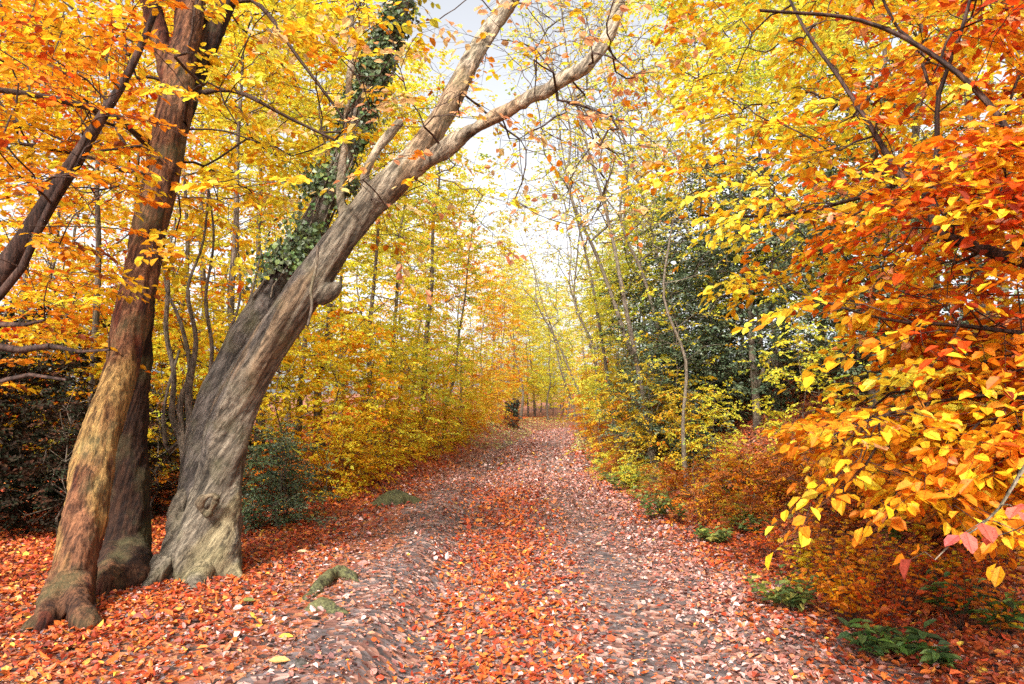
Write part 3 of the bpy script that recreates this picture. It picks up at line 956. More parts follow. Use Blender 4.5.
# ---------------------------------------------------------------- near beech on the right
rng = np.random.default_rng(16)
nb = empty('copper_beech_tree', (0, 0, 0), 'near beech on the right whose orange and gold boughs reach over the bank', 'tree')
tx, ty = 5.2, 4.2
tz = hz(tx, ty)
st = [([(tx, ty, tz - .2), (tx - .05, ty, tz + 1.5), (tx - .2, ty + .1, 4.5), (tx - .1, ty + .2, 7.5)], [.17, .14, .12, .08], None),
      (*seq([(1230, 300, 26, 4.2), (1090, 275, 20, 4.0), (985, 250, 12, 3.9), (932, 228, 10, 3.9), (931, 200, 9, 3.9), (936, 150, 7, 3.9), (938, 95, 6, 3.9), (958, 40, 5, 3.8), (975, -20, 4, 3.8)], 0), 0),
      (*seq([(930, 200, 9, 3.9), (905, 182, 8, 3.9), (884, 150, 7, 4.0), (866, 120, 6, 4.1), (840, 80, 5, 4.2), (805, 30, 4, 4.3), (780, -20, 3, 4.4)], 0), 0),
      (*seq([(1090, 275, 14, 4.0), (1040, 200, 10, 3.6), (1000, 120, 8, 3.4), (940, 60, 6, 3.5), (860, 20, 5, 3.7), (760, 10, 4, 4.0)], 0), 0),
      (*seq([(1200, 330, 14, 4.0), (1060, 335, 7, 3.4), (960, 325, 5, 3.5), (880, 318, 3.5, 3.8), (790, 290, 2.5, 4.4)], 0), 0),
      (*seq([(1250, 420, 14, 3.6), (1080, 410, 7, 3.1), (990, 395, 5, 3.3), (900, 410, 3.5, 3.6), (820, 440, 2, 3.9)], 0), 0),
      (*seq([(905, 182, 6, 3.9), (850, 200, 5, 4.4), (780, 215, 4, 5.0), (700, 215, 3, 5.6)], 0), 0)]
pl = Plant(st, rng, seg=.11, rt=.0028)
# left limit of the foliage against height in the picture
lx = np.array([-80, 0, 60, 120, 170, 215, 240, 275, 300, 330, 370, 400, 425, 455, 480, 500, 520])
lv = np.array([640, 650, 655, 660, 640, 655, 770, 690, 760, 850, 850, 860, 775, 800, 840, 900, 985])
tg = []
while len(tg) < 860:
    x, y = rng.uniform(600, 1130), rng.uniform(-80, 505)
    l = np.interp(y, lx, lv)
    if x < l + 28: continue
    # gaps
    if 300 < y < 345 and 820 < x < 900 and rng.random() < .8: continue
    if 0 < y < 60 and 840 < x < 900 and rng.random() < .5: continue
    g = fnoise(x * .012, y * .02, 91)
    if g < .40 and rng.random() < .75: continue
    t_ = np.clip((x - l) / 380, 0, 1)
    base_Y = 5.8 - 2.7 * t_ - 1.1 * sstep(250, 430, y) + .5 * (1 - sstep(0, 200, y))
    Yt = max(3.0, base_Y * rng.uniform(.84, 1.22))
    tg.append(at(x, y, Yt))
for _ in range(170):
    y = rng.uniform(300, 500); l = np.interp(y, lx, lv) + 25
    x = l + (1080 - l) * rng.uniform(0, 1)
    tg.append(at(x, y, rng.uniform(3.1, 4.4)))
pl.reach(np.array(tg), k=.22, up=.10, jit=.07, down_pen=.2)


def col_nb(lp, idx, n):
    px = 512 + F * lp[:, 0] / lp[:, 1]; z = lp[:, 2]
    a_ = palette(rng, [YEL, GLD, ORG, PNK, LEM], [6, 4, 1.6, .3, 2.8], idx, n)
    b_ = palette(rng, [GLD, ORG, RED, PNK, YEL], [3.2, 6, 2.4, .8, .8], idx, n)
    c_ = palette(rng, [RED, DRD, ORG], [4, 2, 3], idx, n)
    g = fnoise(lp[:, 0] * .9, lp[:, 2] * 1.1 + lp[:, 1] * .4, 55)
    lo = sstep(380, 430, 412 - (z - 1.6) * F / lp[:, 1]) * .85
    g_ = palette(rng, [GLD, (.90, .36, .02), ORG, YEL], [4, 4, 4, .7], idx, n)
    a_ = np.where(rng.random((len(px), 1)) < lo[:, None], g_, a_)
    w1 = sstep(800, 980, px + 220 * (g - .5) - 130 * sstep(330, 450, 412 - (z - 1.6) * F / lp[:, 1])) * .95
    r = rng.random((len(px), 1))
    out_ = np.where(r < w1[:, None], b_, a_)
    wr_ = sstep(900, 1050, px + 160 * (g - .5)) * .35
    return np.where(rng.random((len(px), 1)) < wr_[:, None], c_, out_)


w_, c_ = plant_meshes(pl, rng, None, None, 'nb', bark=M_BARKD, colfn=col_nb, kw=dict(T=.40, nl=8, leaf=.072, droop=.32, tilt=.25, detail=2, keep=.9, sl=.16), k=7)
link('trunk', w_, nb); link('crown', c_, nb)

# pink-leaved twig coming in from the right edge
rng = np.random.default_rng(17)
pt = empty('pink_leaved_twig', (0, 0, 0), 'pale twig with a few large pink-red leaves poking in low at the right edge', 'branch')
st = [(*seq([(1120, 430, 9, 2.6), (1040, 455, 6, 2.6), (1013, 487, 4, 2.6), (1000, 508, 3.4, 2.6), (975, 530, 2.6, 2.6), (950, 545, 2, 2.6), (935, 560, 1.6, 2.6)], 0), None)]
pl = Plant(st, rng, seg=.05, rt=.0015)
pl.reach(np.array([at(985, 520, 2.6), at(1010, 505, 2.5), at(1015, 530, 2.65), at(1030, 480, 2.5), at(1000, 535, 2.7), at(925, 552, 2.65), at(1035, 520, 2.6)]), k=.05, up=.05)
w_, c_ = plant_meshes(pl, rng, [(.60, .10, .07), (.66, .17, .12), ORG], [4, 2, 1], 'pk', bark=M_PALE, kw=dict(T=.10, nl=3, leaf=.085, side=False, keep=.8))
link('stem', w_, pt); link('foliage', c_, pt)


# ---------------------------------------------------------------- woodland tree prototypes
def crown_targets(rng, n, h, r, z0, lean=(0, 0), layers=True, top=.25):
    out_ = []
    while len(out_) < n:
        t_ = rng.uniform(0, 1)
        z = z0 + (h - z0) * t_
        rad = r * (1 - t_ ** 2.2 * (1 - top)) * (.45 + .55 * min(1, t_ * 3.5))
        a = rng.uniform(0, 6.283); q = math.sqrt(rng.uniform(.02, 1)) * rad
        g = vnoise(math.cos(a) * 1.6 + z * .55, math.sin(a) * 1.6 + z * .3, 5)
        if g < .34: continue
        out_.append((q * math.cos(a) + lean[0] * z, q * math.sin(a) + lean[1] * z, z + rng.normal(0, .15)))
    return np.array(out_)


def make_tree(seed, h=11, r=2.3, z0=2.0, n=170, tr=.09, lean=(.03, 0), pal=None, wts=None, leaf=.10, keep=.76, per_end=2, bark=M_BARK, wig=.25, T=.55, nl=8, name='t', spread=.3, leafmat=M_LEAF, top=.25, jit=.07):
    rng = np.random.default_rng(seed)
    pts = [(0, 0, -.3)]; rad = [tr * 1.5]
    for q in range(1, 8):
        z = h * .96 * q / 7
        pts.append((lean[0] * z + rng.normal(0, wig * .3), lean[1] * z + rng.normal(0, wig * .3), z)); rad.append(max(.012, tr * (1 - q / 7.4)))
    st_ = [(pts, rad, None)]
    pl_ = Plant(st_, rng, seg=.4, rt=.0058)
    pl_.reach(crown_targets(rng, n, h, r, z0, lean, top=top), k=.3, up=.10, jit=jit, minnode=2)
    return plant_meshes(pl_, rng, pal, wts, name, bark=bark, leafmat=leafmat, twigs=per_end < 2, per_end=per_end, spread=spread,
                        kw=dict(T=T, nl=nl, leaf=leaf, keep=keep, detail=1, droop=.2, tilt=.3, side=True, sl=.25), k=5)


WHITE = (.97, .97, .97)
PY_ = [YEL, LEM, GLD, ORG]; PO_ = [ORG, GLD, YEL, RED]
protos = {
    'yellow': [make_tree(101, 11, 2.4, 1.6, 170, .08, (.05, 0), PY_, [5, 3.5, 1.0, .12], name='yellow_a'),
               make_tree(102, 12.5, 2.2, 1.3, 180, .10, (-.03, 0), PY_, [4, 5, .5, .1], name='yellow_b'),
               make_tree(103, 9, 2.6, .9, 170, .065, (.10, .02), PY_, [5, 2.5, 1.6, .1], name='yellow_c')],
    'orange': [make_tree(104, 10, 2.6, 1.4, 170, .08, (.02, 0), PO_, [3, 5, 2.5, .6], name='orange_a'),
               make_tree(105, 8, 2.4, .7, 150, .06, (-.06, 0), PO_, [4, 4, 1, .8], name='orange_b')],
    'lime': [make_tree(106, 10.5, 2.5, 1.5, 170, .075, (-.06, 0), [LEM, YEL, GRN, GLD], [4, 3.4, 1.8, .5], name='lime_a'),
             make_tree(107, 9, 2.2, 1.5, 150, .06, (.03, 0), [LEM, GRN, YEL], [3, 2.5, 2.5], name='lime_b')],
    'bare': [make_tree(108, 13, 2.6, 4.0, 170, .075, (-.14, 0), [LEM, YEL, GRN], [3, 3, 1], keep=.22, per_end=1, bark=M_PALE, name='bare_a', wig=.5, jit=.12),
             make_tree(109, 14, 2.2, 4.5, 150, .065, (-.07, 0), [LEM, YEL, PNK], [3, 3, .6], keep=.2, per_end=1, bark=M_PALE, name='bare_b', wig=.6, jit=.12),
             make_tree(110, 12, 2.4, 3.5, 130, .055, (.06, 0), [YEL, GLD, LEM], [3, 1, 2], keep=.3, per_end=1, bark=M_PALE, name='bare_c', wig=.6, jit=.12)],
    'sapling': [make_tree(111, 3.6, 1.3, .5, 70, .022, (.04, 0), PY_, [5, 2, 2.5, .2], name='sap_a', leaf=.09, per_end=2, wig=.15),
                make_tree(112, 3.0, 1.4, .3, 70, .02, (-.05, 0), PO_, [3, 5, 2, .5], name='sap_b', leaf=.09, per_end=2, wig=.15),
                make_tree(113, 4.2, 1.3, .6, 70, .024, (0, 0), [LEM, YEL, GRN], [4, 3, 1], name='sap_c', leaf=.09, per_end=2, wig=.15)],
}
def holly(seed, h, r, z0, n, name, tr=.05, mat=None, pal=(HOL, HOL2, HOL3), w=(4, 3.5, 1.5), leaf=.075, keep=.95, pe=3):
    return make_tree(seed, h, r, z0, n, tr, (0, 0), list(pal), list(w), leaf=leaf, keep=keep, per_end=pe, bark=M_BARK, T=.4, nl=8, name=name, leafmat=mat or M_GREEN, spread=.2, top=.35)


protos['holly'] = [holly(120, 5.2, 1.7, .5, 170, 'holly_a')]
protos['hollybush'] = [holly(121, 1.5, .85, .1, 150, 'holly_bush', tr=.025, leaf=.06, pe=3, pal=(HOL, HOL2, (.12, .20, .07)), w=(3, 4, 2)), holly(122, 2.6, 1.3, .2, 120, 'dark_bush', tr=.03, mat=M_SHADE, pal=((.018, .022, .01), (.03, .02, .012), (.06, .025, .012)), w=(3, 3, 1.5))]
protos['shrub'] = [make_tree(130, 1.5, 1.1, .12, 70, .014, (0, 0), [GLD, YEL, ORG, BRN], [2.5, 5, .7, .8], name='gold_shrub', leaf=.075, T=.35, spread=.15, wig=.1),
                   make_tree(131, 1.2, 1.1, .1, 60, .012, (0, 0), [BRN, ORG, (.55, .19, .05), GLD], [1.6, 3, 4, 2.2], name='brown_shrub', leaf=.075, T=.35, spread=.15, wig=.1),
                   make_tree(132, 1.3, 1.0, .1, 60, .012, (0, 0), [LEM, GRN, YEL], [2, 4, 2], name='green_shrub', leaf=.07, T=.35, spread=.15, wig=.1)]

placed = []


def place(kind, var, name, cat, px, Yq, group, s=1.0, rot=None, tint=WHITE, py=None, parts=('trunk', 'crown'), lean=0.0, lab=None, sz=1.0, shade=None):
    u = (px - 512) / F
    x = u * Yq * (1.0 / (CT)) if py is None else u * Yq
    z = hz(x, Yq)
    root = empty(name, (x, Yq, z), lab, cat, group)
    w, c = protos[kind][var]
    root.scale = (s, s, s * sz)
    root.rotation_euler = (0, lean, 0)
    a = RNG.uniform(0, 6.28) if rot is None else rot
    for nm, me in zip(parts, (w, c)):
        o_ = link(nm, me, root)
        o_.rotation_euler = (0, 0, a)
        o_.color = (*tint, 1)
    placed.append([root, px, Yq, kind, var, cat, group, lab])
    return root


J = lambda a, b: RNG.uniform(a, b)
# left side, near row seen between and behind the old trunks
GL = 'trees in the wood left of the path'
for px, Yq, kd, v, s in ((-60, 10.5, 'orange', 0, 1), (20, 12.5, 'orange', 1, 1.2), (95, 10.8, 'orange', 0, .95), (165, 13, 'yellow', 2, 1.1), (232, 11.5, 'yellow', 0, 1),
                         (300, 13.5, 'yellow', 2, 1.05), (262, 17, 'yellow', 1, 1.05), (130, 17.5, 'orange', 0, 1.2), (40, 18, 'orange', 1, 1.5), (-40, 17, 'yellow', 0, 1.2), (200, 19, 'yellow', 1, 1.1)):
    place(kd, v, 'woodland_tree', 'tree', px, Yq, GL, s)
GP = 'yellow trees lining the left edge of the path'
for px, Yq, kd, v, s, ln in ((326, 15, 'yellow', 1, .9, 0), (362, 15.5, 'yellow', 0, .9, .06), (388, 19, 'lime', 0, 1, 0), (425, 21, 'yellow', 1, 1, 0.0), (350, 22, 'yellow', 2, 1.3, .05), (405, 26, 'lime', 1, 1.1, .12),
                             (446, 24, 'yellow', 0, .85, .10), (462, 30, 'orange', 0, .9, .0), (478, 36, 'orange', 1, 1.05, .1), (492, 43, 'orange', 0, .9, 0)):
    place(kd, v, 'woodland_tree', 'tree', px, Yq, GP, s, lean=ln)
GF = 'distant trees closing the view'
for px, Yq, kd, v, s in ((-20, 30, 'orange', 0, 1.4), (60, 32, 'yellow', 1, 1.3), (140, 30, 'orange', 0, 1.3), (215, 33, 'yellow', 0, 1.4), (290, 31, 'yellow', 1, 1.3), (340, 38, 'yellow', 2, 1.7), (390, 42, 'yellow', 0, 1.4),
                         (430, 48, 'orange', 0, 1.4), (365, 52, 'yellow', 0, 1.6), (410, 60, 'yellow', 2, 2.1), (448, 66, 'orange', 1, 2.2), (486, 70, 'yellow', 2, 2.0), (470, 55, 'yellow', 2, 1.3), (496, 56, 'orange', 1, 1.25), (514, 60, 'lime', 0, 1.35), (535, 66, 'yellow', 2, 1.5), (498, 50, 'yellow', 0, 1.1), (548, 58, 'lime', 1, 1.3), (528, 64, 'lime', 0, 1.0), (540, 76, 'lime', 1, 1.1), (562, 70, 'yellow', 2, 1.0), (600, 55, 'orange', 1, 1.1),
                         (604, 46, 'lime', 0, .85), (536, 84, 'yellow', 2, 1.6), (550, 90, 'lime', 0, 1.5), (514, 80, 'yellow', 0, 1.6), (575, 85, 'yellow', 2, 1.7), (596, 42, 'lime', 1, 1.0), (612, 40, 'yellow', 1, .9), (640, 44, 'lime', 0, 1.2)):
    place(kd, v, 'woodland_tree', 'tree', px, Yq, GF, s)
GR = 'slender half-bare trees on the right bank'
for px, Yq, kd, v, s, ln in ((682, 12.2, 'bare', 2, .7, -.1), (668, 15.5, 'bare', 0, .8, 0), (584, 34, 'bare', 0, 1.0, -.15), (577, 42, 'bare', 1, 1.1, -.18), (520, 52, 'bare', 0, 1.2, .0), (655, 14, 'bare', 1, .95, -.12), (636, 17, 'bare', 0, 1, -.05), (618, 20, 'bare', 1, 1, -.1), (600, 25, 'bare', 2, 1.1, -.18), (598, 31, 'bare', 0, 1, 0), (664, 19, 'bare', 2, 1.1, -.2),
                             (592, 38, 'bare', 1, 1.1, -.05), (566, 62, 'bare', 0, 1.2, 0), (690, 21, 'bare', 1, 1.1, -.15), (720, 26, 'bare', 0, 1.2, -.1), (622, 23, 'lime', 1, .75, -.05), (606, 31, 'lime', 0, .8, -.05), (632, 18, 'lime', 1, .7, 0), (648, 24, 'yellow', 1, .8, 0)):
    place(kd, v, 'slender_tree', 'tree', px, Yq, GR, s, lean=ln, rot=J(-.3, .3))
for px, Yq, kd, v, s in ((622, 20, 'lime', 1, .62), (620, 26, 'yellow', 2, .8), (604, 29, 'lime', 0, .6), (640, 21, 'lime', 0, .75)):
    place(kd, v, 'woodland_tree', 'tree', px, Yq, GR, s)
GY = 'yellow-green trees high on the right bank'
for px, Yq, kd, v, s in ((715, 15.5, 'lime', 0, 1.05), (785, 17.5, 'lime', 0, 1.1), (820, 15, 'lime', 1, 1.25), (872, 10.5, 'yellow', 0, .9), (930, 12.5, 'yellow', 1, 1), (985, 10, 'orange', 0, .95), (1040, 12, 'orange', 1, 1.2),
                         (905, 18, 'lime', 0, 1.2), (1000, 18, 'yellow', 1, 1.2), (840, 22, 'yellow', 0, 1.3), (760, 22, 'lime', 1, 1.4), (700, 30, 'yellow', 1, 1.3), (1080, 9, 'orange', 1, 1.0)):
    place(kd, v, 'woodland_tree', 'tree', px, Yq, GY, s)
# saplings
GS = 'leafy saplings beside the path'
for px, Yq, v, s in ((285, 11, 0, 1), (335, 12.5, 1, .9), (372, 13.5, 0, .85), (400, 17, 2, .9), (418, 19.5, 1, .8), (436, 23, 0, .9), (458, 27, 1, 1), (240, 14, 0, 1.2), (60, 9.6, 1, 1), (120, 13, 0, 1.2), (185, 10.4, 0, .8),
                     (592, 37, 1, 1), (608, 29, 1, 1), (620, 22, 0, .8), (614, 18, 1, .7), (636, 15.5, 1, .6), (664, 14, 0, .5), (648, 13.6, 2, .62), (690, 12.8, 0, .5), (712, 12, 2, .42), (625, 17, 2, .8), (616, 27, 0, 1.0), (505, 66, 1, 1.9), (528, 70, 2, 1.8), (545, 95, 2, 2.0), (566, 72, 2, 2.0), (500, 42, 1, .9), (492, 39, 0, .9), (588, 64, 1, 2), (486, 60, 0, 2), (560, 90, 2, 2.6), (535, 84, 2, 2.6), (552, 74, 2, 1.8), (800, 9.6, 2, .55)):
    place('sapling', v, 'sapling', 'sapling', px, Yq, GS, s, tint=(.80, .66, .6) if 590 < px < 700 else WHITE)
# evergreens
GE = 'dark evergreen hollies'
for px, Yq, s in ((652, 15.5, .68), (674, 14.2, .75), (676, 18.5, 1.15), (706, 17, 1.2), (740, 15, 1.1), (690, 15.8, .75), (775, 13.6, .95), (860, 11, .8), (905, 9.6, .85)):
    place('holly', 0, 'holly_tree', 'holly', px, Yq, GE, s)
place('hollybush', 0, 'holly_bush', 'bush', 284, 8.6, None, .66, lab='low dark green holly bush right of the forked beech base')
place('hollybush', 0, 'holly_bush', 'bush', 668, 14.2, None, .75, lab='small green holly bush at the foot of the tall hollies')
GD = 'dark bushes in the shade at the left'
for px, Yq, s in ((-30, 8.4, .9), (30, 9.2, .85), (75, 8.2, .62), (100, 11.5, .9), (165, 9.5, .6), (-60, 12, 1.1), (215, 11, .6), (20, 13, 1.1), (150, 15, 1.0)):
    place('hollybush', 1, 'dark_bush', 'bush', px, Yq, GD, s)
GB = 'low leafy shrubs along the path'
for px, Yq, v, s in ((330, 10.8, 0, .75), (352, 11.8, 0, .8), (376, 13.2, 0, .75), (392, 15, 0, .8), (410, 17.2, 0, .8), (426, 19.6, 0, .8), (440, 23, 0, .9), (455, 27, 0, 1), (470, 32, 0, 1), (506, 39.5, 1, .7), (484, 35, 0, .9), (648, 12.2, 2, .38), (672, 11.4, 1, .42), (612, 15.2, 1, .45), (745, 9.8, 1, .62), (830, 7.8, 1, .5), (940, 6.6, 1, .7), (990, 6.2, 1, .8), (1040, 6, 1, .8), (735, 8.8, 2, .3),
                     (300, 10.4, 1, .7), (255, 10, 1, .7), (130, 9.6, 1, .7), (602, 33, 0, 1.0), (614, 26, 1, .9), (618, 21, 1, .8), (622, 17.5, 0, .65), (642, 15, 1, .7), (608, 15.5, 2, .4), (655, 13, 1, .5),
                     (690, 11, 1, .55), (722, 10.2, 0, .5), (770, 9.6, 1, .6), (815, 8.8, 1, .6), (625, 13.5, 2, .42), (700, 9.4, 1, .45), (750, 8.6, 1, .4), (865, 8.2, 1, .6), (905, 7.4, 1, .6)):
    place('shrub', v, 'leafy_shrub', 'shrub', px, Yq, GB, s, parts=('stem', 'foliage'), tint=(.62, .5, .5) if px > 640 and int(px) % 3 == 0 else WHITE)

# thin single stem on the bank and the ivy-dark stump far down the path
rng = np.random.default_rng(31)
ths = empty('thin_tree', (0, 0, 0), 'thin straight grey stem standing in front of the hollies on the right bank', 'tree')
gq = ground(757, 428); st = [(*seq([(758, 436, 9), (756, 400, 8), (752, 350, 7), (750, 300, 6), (744, 240, 5), (738, 150, 4), (742, 60, 3)], gq[1]), None),
                             (*seq([(757, 395, 5), (764, 368, 4), (790, 345, 3), (815, 335, 2)], gq[1]), 0)]
pl = Plant(st, rng, seg=.2, rt=.003)
pl.reach(np.array([at(rng.uniform(715, 850), rng.uniform(40, 420), gq[1] + rng.uniform(-.8, .8)) for _ in range(30)]), k=.1)
w_, c_ = plant_meshes(pl, rng, [YEL, GLD, LEM], [3, 2, 2], 'thin', bark=M_PALE, kw=dict(T=.4, nl=7, leaf=.075, keep=.8, detail=2))
link('trunk', w_, ths); link('crown', c_, ths)

stp = empty('old_stump', (0, 0, 0), 'squat dark ivy-covered stump left of the far end of the path', 'stump')
gs = np.array([.0, 41, hz(.0, 41)])
remesh_trunk('trunk', [([gs + (0, 0, -.6), gs + (0, 0, .1), gs + (.05, 0, .6), gs + (-.05, 0, 1.0), gs + (.1, 0, 1.35)], [.6, .42, .27, .32, .22]),
                       ([gs + (0, 0, .9), gs + (.25, 0, 1.3), gs + (.3, 0, 1.6)], [.22, .12, .07])], .06, M_BARKD, stp, lambda co, nr, d: np.ones((len(co), 3)), disp=.12)
n = 900
a = rng.uniform(0, 6.28, n); zz = rng.uniform(0, 1.5, n)
o_ = np.stack([np.cos(a), np.sin(a), 0 * a], 1)
Vv, Fc, per = leaf_geo(gs + o_ * rng.uniform(.22, .44, n)[:, None] + np.stack([0 * a, 0 * a, zz], 1), rng.normal(0, 1, (n, 3)), o_, np.full(n, .13), np.full(n, .12), detail=1)
link('foliage', np_mesh('stump_ivy', Vv, [Fc], M_GREEN, palette(rng, [HOL, HOL3, BRN], [3, 3, 2], np.arange(n), n)), stp)


# ---------------------------------------------------------------- roots, mounds, stones
def rooty(name, lab, cat, pts, rads, mat=M_MOSS, vox=.012):
    root = empty(name, (0, 0, 0), lab, cat)
    remesh_trunk('root', [(np.array(p), np.array(r)) for p, r in zip(pts, rads)], vox, mat, root, lambda co, nr, d: np.ones((len(co), 3)), disp=.03, dscale=(5, 5, 5))
    return root


def gp(px, py, dz=0.0):
    g = ground(px, py); g[2] += dz
    return g


rooty('exposed_root', 'mossy arched root breaking the leaves left of the path', 'root',
      [[gp(306, 600, -.03), gp(322, 588, .03), gp(334, 579, .05), gp(350, 580, .02), gp(358, 584, -.03)]], [[.03, .055, .06, .045, .03]])
rooty('exposed_root', 'short flat mossy root just below the arched root', 'root', [[gp(304, 612, -.03), gp(322, 609, .02), gp(344, 616, -.03)]], [[.03, .06, .035]])
rooty('exposed_root', 'thin brown root lying along the bare soil right of the mossy roots', 'root', [[gp(372, 586, -.03), gp(390, 586, .0), gp(410, 589, -.03)]], [[.02, .03, .02]], M_STONE)
rooty('mossy_mound', 'low mossy hummock on the left verge at the foot of the yellow trees', 'mound', [[gp(372, 506, -.1), gp(395, 503, -.02), gp(420, 502, -.1)]], [[.12, .22, .12]], M_MOSS, .03)
rooty('flat_stone', 'dark flat stone half buried at the bottom left of the path', 'stone', [[gp(282, 668, -.03), gp(300, 668, -.02), gp(318, 672, -.04)]], [[.03, .06, .04]], M_STONE, .012)


# ---------------------------------------------------------------- small plants
def rosette(name, lab, cat, px, py, n_st, hgt, leaf, pal, wts, spread=.2, mat=M_GREEN, per=9, wr=.5, droop=.5, seed=0, group=None):
    rng = np.random.default_rng(500 + seed)
    g = ground(px, py)
    root = empty(name, g, lab, cat, group)
    st_, lp, ld = [], [], []
    A, B = [], []
    for q in range(n_st):
        a = rng.uniform(0, 6.28); r_ = spread * math.sqrt(rng.uniform(0, 1))
        b0 = np.array([0, 0, -.03]); b1 = np.array([r_ * math.cos(a), r_ * math.sin(a), hgt * rng.uniform(.55, 1.1)])
        bm = (b0 + b1) / 2 + rng.normal(0, .02, 3)
        A += [b0, bm]; B += [bm, b1]
        for k in range(per):
            t_ = .35 + .65 * (k + 1) / per
            p = b0 * (1 - t_) + b1 * t_
            an = k * 2.4 + rng.uniform(-.3, .3)
            lp.append(p); ld.append((math.cos(an), math.sin(an), rng.uniform(-.2, .5)))
    lp = np.array(lp); ld = np.array(ld); n = len(lp)
    L = leaf * rng.uniform(.7, 1.2, n)
    V_, F_, pr = leaf_geo(lp, ld, np.array([[0, 0, 1.]]) + rng.normal(0, .25, (n, 3)), L, L * wr, detail=2, curl=rng.uniform(.05, .3, n))
    A = np.array(A); B = np.array(B); T_ = norm(B - A)
    W_, G_ = tubes(A, B, np.full(len(A), .0024), np.full(len(A), .0016), T_, T_, 4)
    link('stem', np_mesh(name + '_stem', W_, [G_], M_TWIG), root)
    link('foliage', np_mesh(name + '_leaves', V_, [F_], mat, np.repeat(palette(rng, pal, wts, np.arange(n), n), pr, 0)), root)
    return root


GRS = [(.09, .17, .035), (.16, .26, .05), (.05, .10, .03)]
rosette('rhododendron_sprig', 'green glossy sprig with upright leaves in the bottom right corner', 'plant', 985, 640, 4, .34, .17, GRS, [3, 2, 2], .20, wr=.36, seed=1)
rosette('rhododendron_sprig', 'green glossy sprig just left of the upright one in the bottom right corner', 'plant', 945, 622, 5, .30, .14, GRS, [3, 2, 2], .16, wr=.36, seed=2)
rosette('rhododendron_sprig', 'low green sprig on the red leaves beside a pale fallen leaf', 'plant', 905, 664, 6, .18, .12, GRS, [3, 2, 2], .18, wr=.4, seed=3)
rosette('rhododendron_sprig', 'tiny green sprig right of the pale fallen leaf', 'plant', 940, 672, 4, .14, .11, GRS, [3, 2, 2], .10, wr=.4, seed=4)
rosette('rhododendron_sprig', 'small green sprig under the orange-leaved shoots', 'plant', 868, 660, 5, .24, .11, GRS, [3, 2, 2], .12, wr=.4, seed=5)
rosette('bramble_plant', 'light green bramble clump in the dark gap under the golden boughs', 'plant', 897, 548, 9, .36, .06, [(.20, .25, .04), (.30, .34, .06)], [2, 2], .16, M_LEAF, seed=6, wr=.8)
rosette('yellow_sapling', 'small bright yellow sapling at the foot of the bank', 'plant', 798, 580, 9, .46, .085, [YEL, (.8, .6, .05), GLD], [4, 3, 1], .17, M_LEAF, seed=7, wr=.62, per=8)
rosette('orange_shoots', 'orange round-leaved shoots right of the yellow sapling', 'plant', 850, 628, 26, .52, .062, [GLD, ORG, (.8, .3, .04)], [3, 4, 3], .34, M_LEAF, seed=8, wr=.8, per=9)
rosette('orange_shoots', 'orange-leaved shoot standing alone in the dark at the right', 'plant', 960, 602, 4, .36, .065, [ORG, (.7, .16, .03)], [3, 3], .14, M_LEAF, seed=9, wr=.7, per=5)
rosette('gold_seedling', 'little gold-leaved seedling below the light green bramble', 'plant', 912, 580, 4, .32, .07, [GLD, YEL], [3, 2], .14, M_LEAF, seed=10, wr=.6, per=5)
rosette('copper_shoots', 'copper-brown leafy shoots between the yellow sapling and the gold seedling', 'plant', 838, 590, 22, .55, .066, [(.65, .20, .03), ORG, GLD], [3, 3, 2], .32, M_LEAF, seed=11, wr=.75, per=9)
GG = 'green seedlings along the foot of the right bank'
for q, (px, py, s_, lb) in enumerate(((684, 524, 1.2, 'largest grey-green seedling clump where the bank meets the path'), (655, 520, .9, 'green seedling clump left of the largest clump at the bank foot'), (735, 505, 1, 'green bramble clump on the brown bank'),
                                   (752, 536, .6, 'pale green tuft on the bank foot beside the path leaves'), (785, 612, .6, 'dark green tuft at the edge of the red leaves left of the orange shoots'), (622, 492, 1, 'yellow-green clump at the path edge far up the bank foot'),
                                   (640, 478, 1.2, 'pale yellow-green bramble clump halfway along the bank foot'), (715, 545, .5, 'small dark seedling among leaves below the green bramble'), (598, 468, 1.2, 'farthest yellow-green clump along the bank foot'), (730, 480, .9, 'green clump higher on the bank under the hollies'))):
    rosette('seedling_clump', lb, 'plant', px, py, 16, .42 * s_, .085, [(.14, .22, .07), (.25, .32, .09), (.5, .5, .12)], [3, 3, 1.3 if q < 5 else 3], .5 * s_, M_LEAF, seed=20 + q, wr=.6, group=GG)

SHOOT = []
for q, (px, py) in enumerate(((770, 520), (742, 528), (790, 500), (815, 560), (838, 540), (870, 575), (880, 520), (905, 610), (935, 580), (965, 560), (990, 600), (1012, 570), (1000, 640), (770, 560), (820, 600), (860, 605), (885, 640), (930, 545), (710, 500), (960, 630))):
    pal_ = [[(.62, .20, .03), ORG, GLD], [ORG, RED, (.6, .16, .04)], [GLD, ORG, YEL]][q % 3]
    SHOOT.append((px, rosette('leafy_shoot', None, 'plant', px, py, 14, .40 + .12 * math.sin(q * 2.1), .058, pal_, [3, 3, 2], .32, M_LEAF, seed=60 + q, wr=.72, per=8, group='copper leafy shoots on the near bank')))

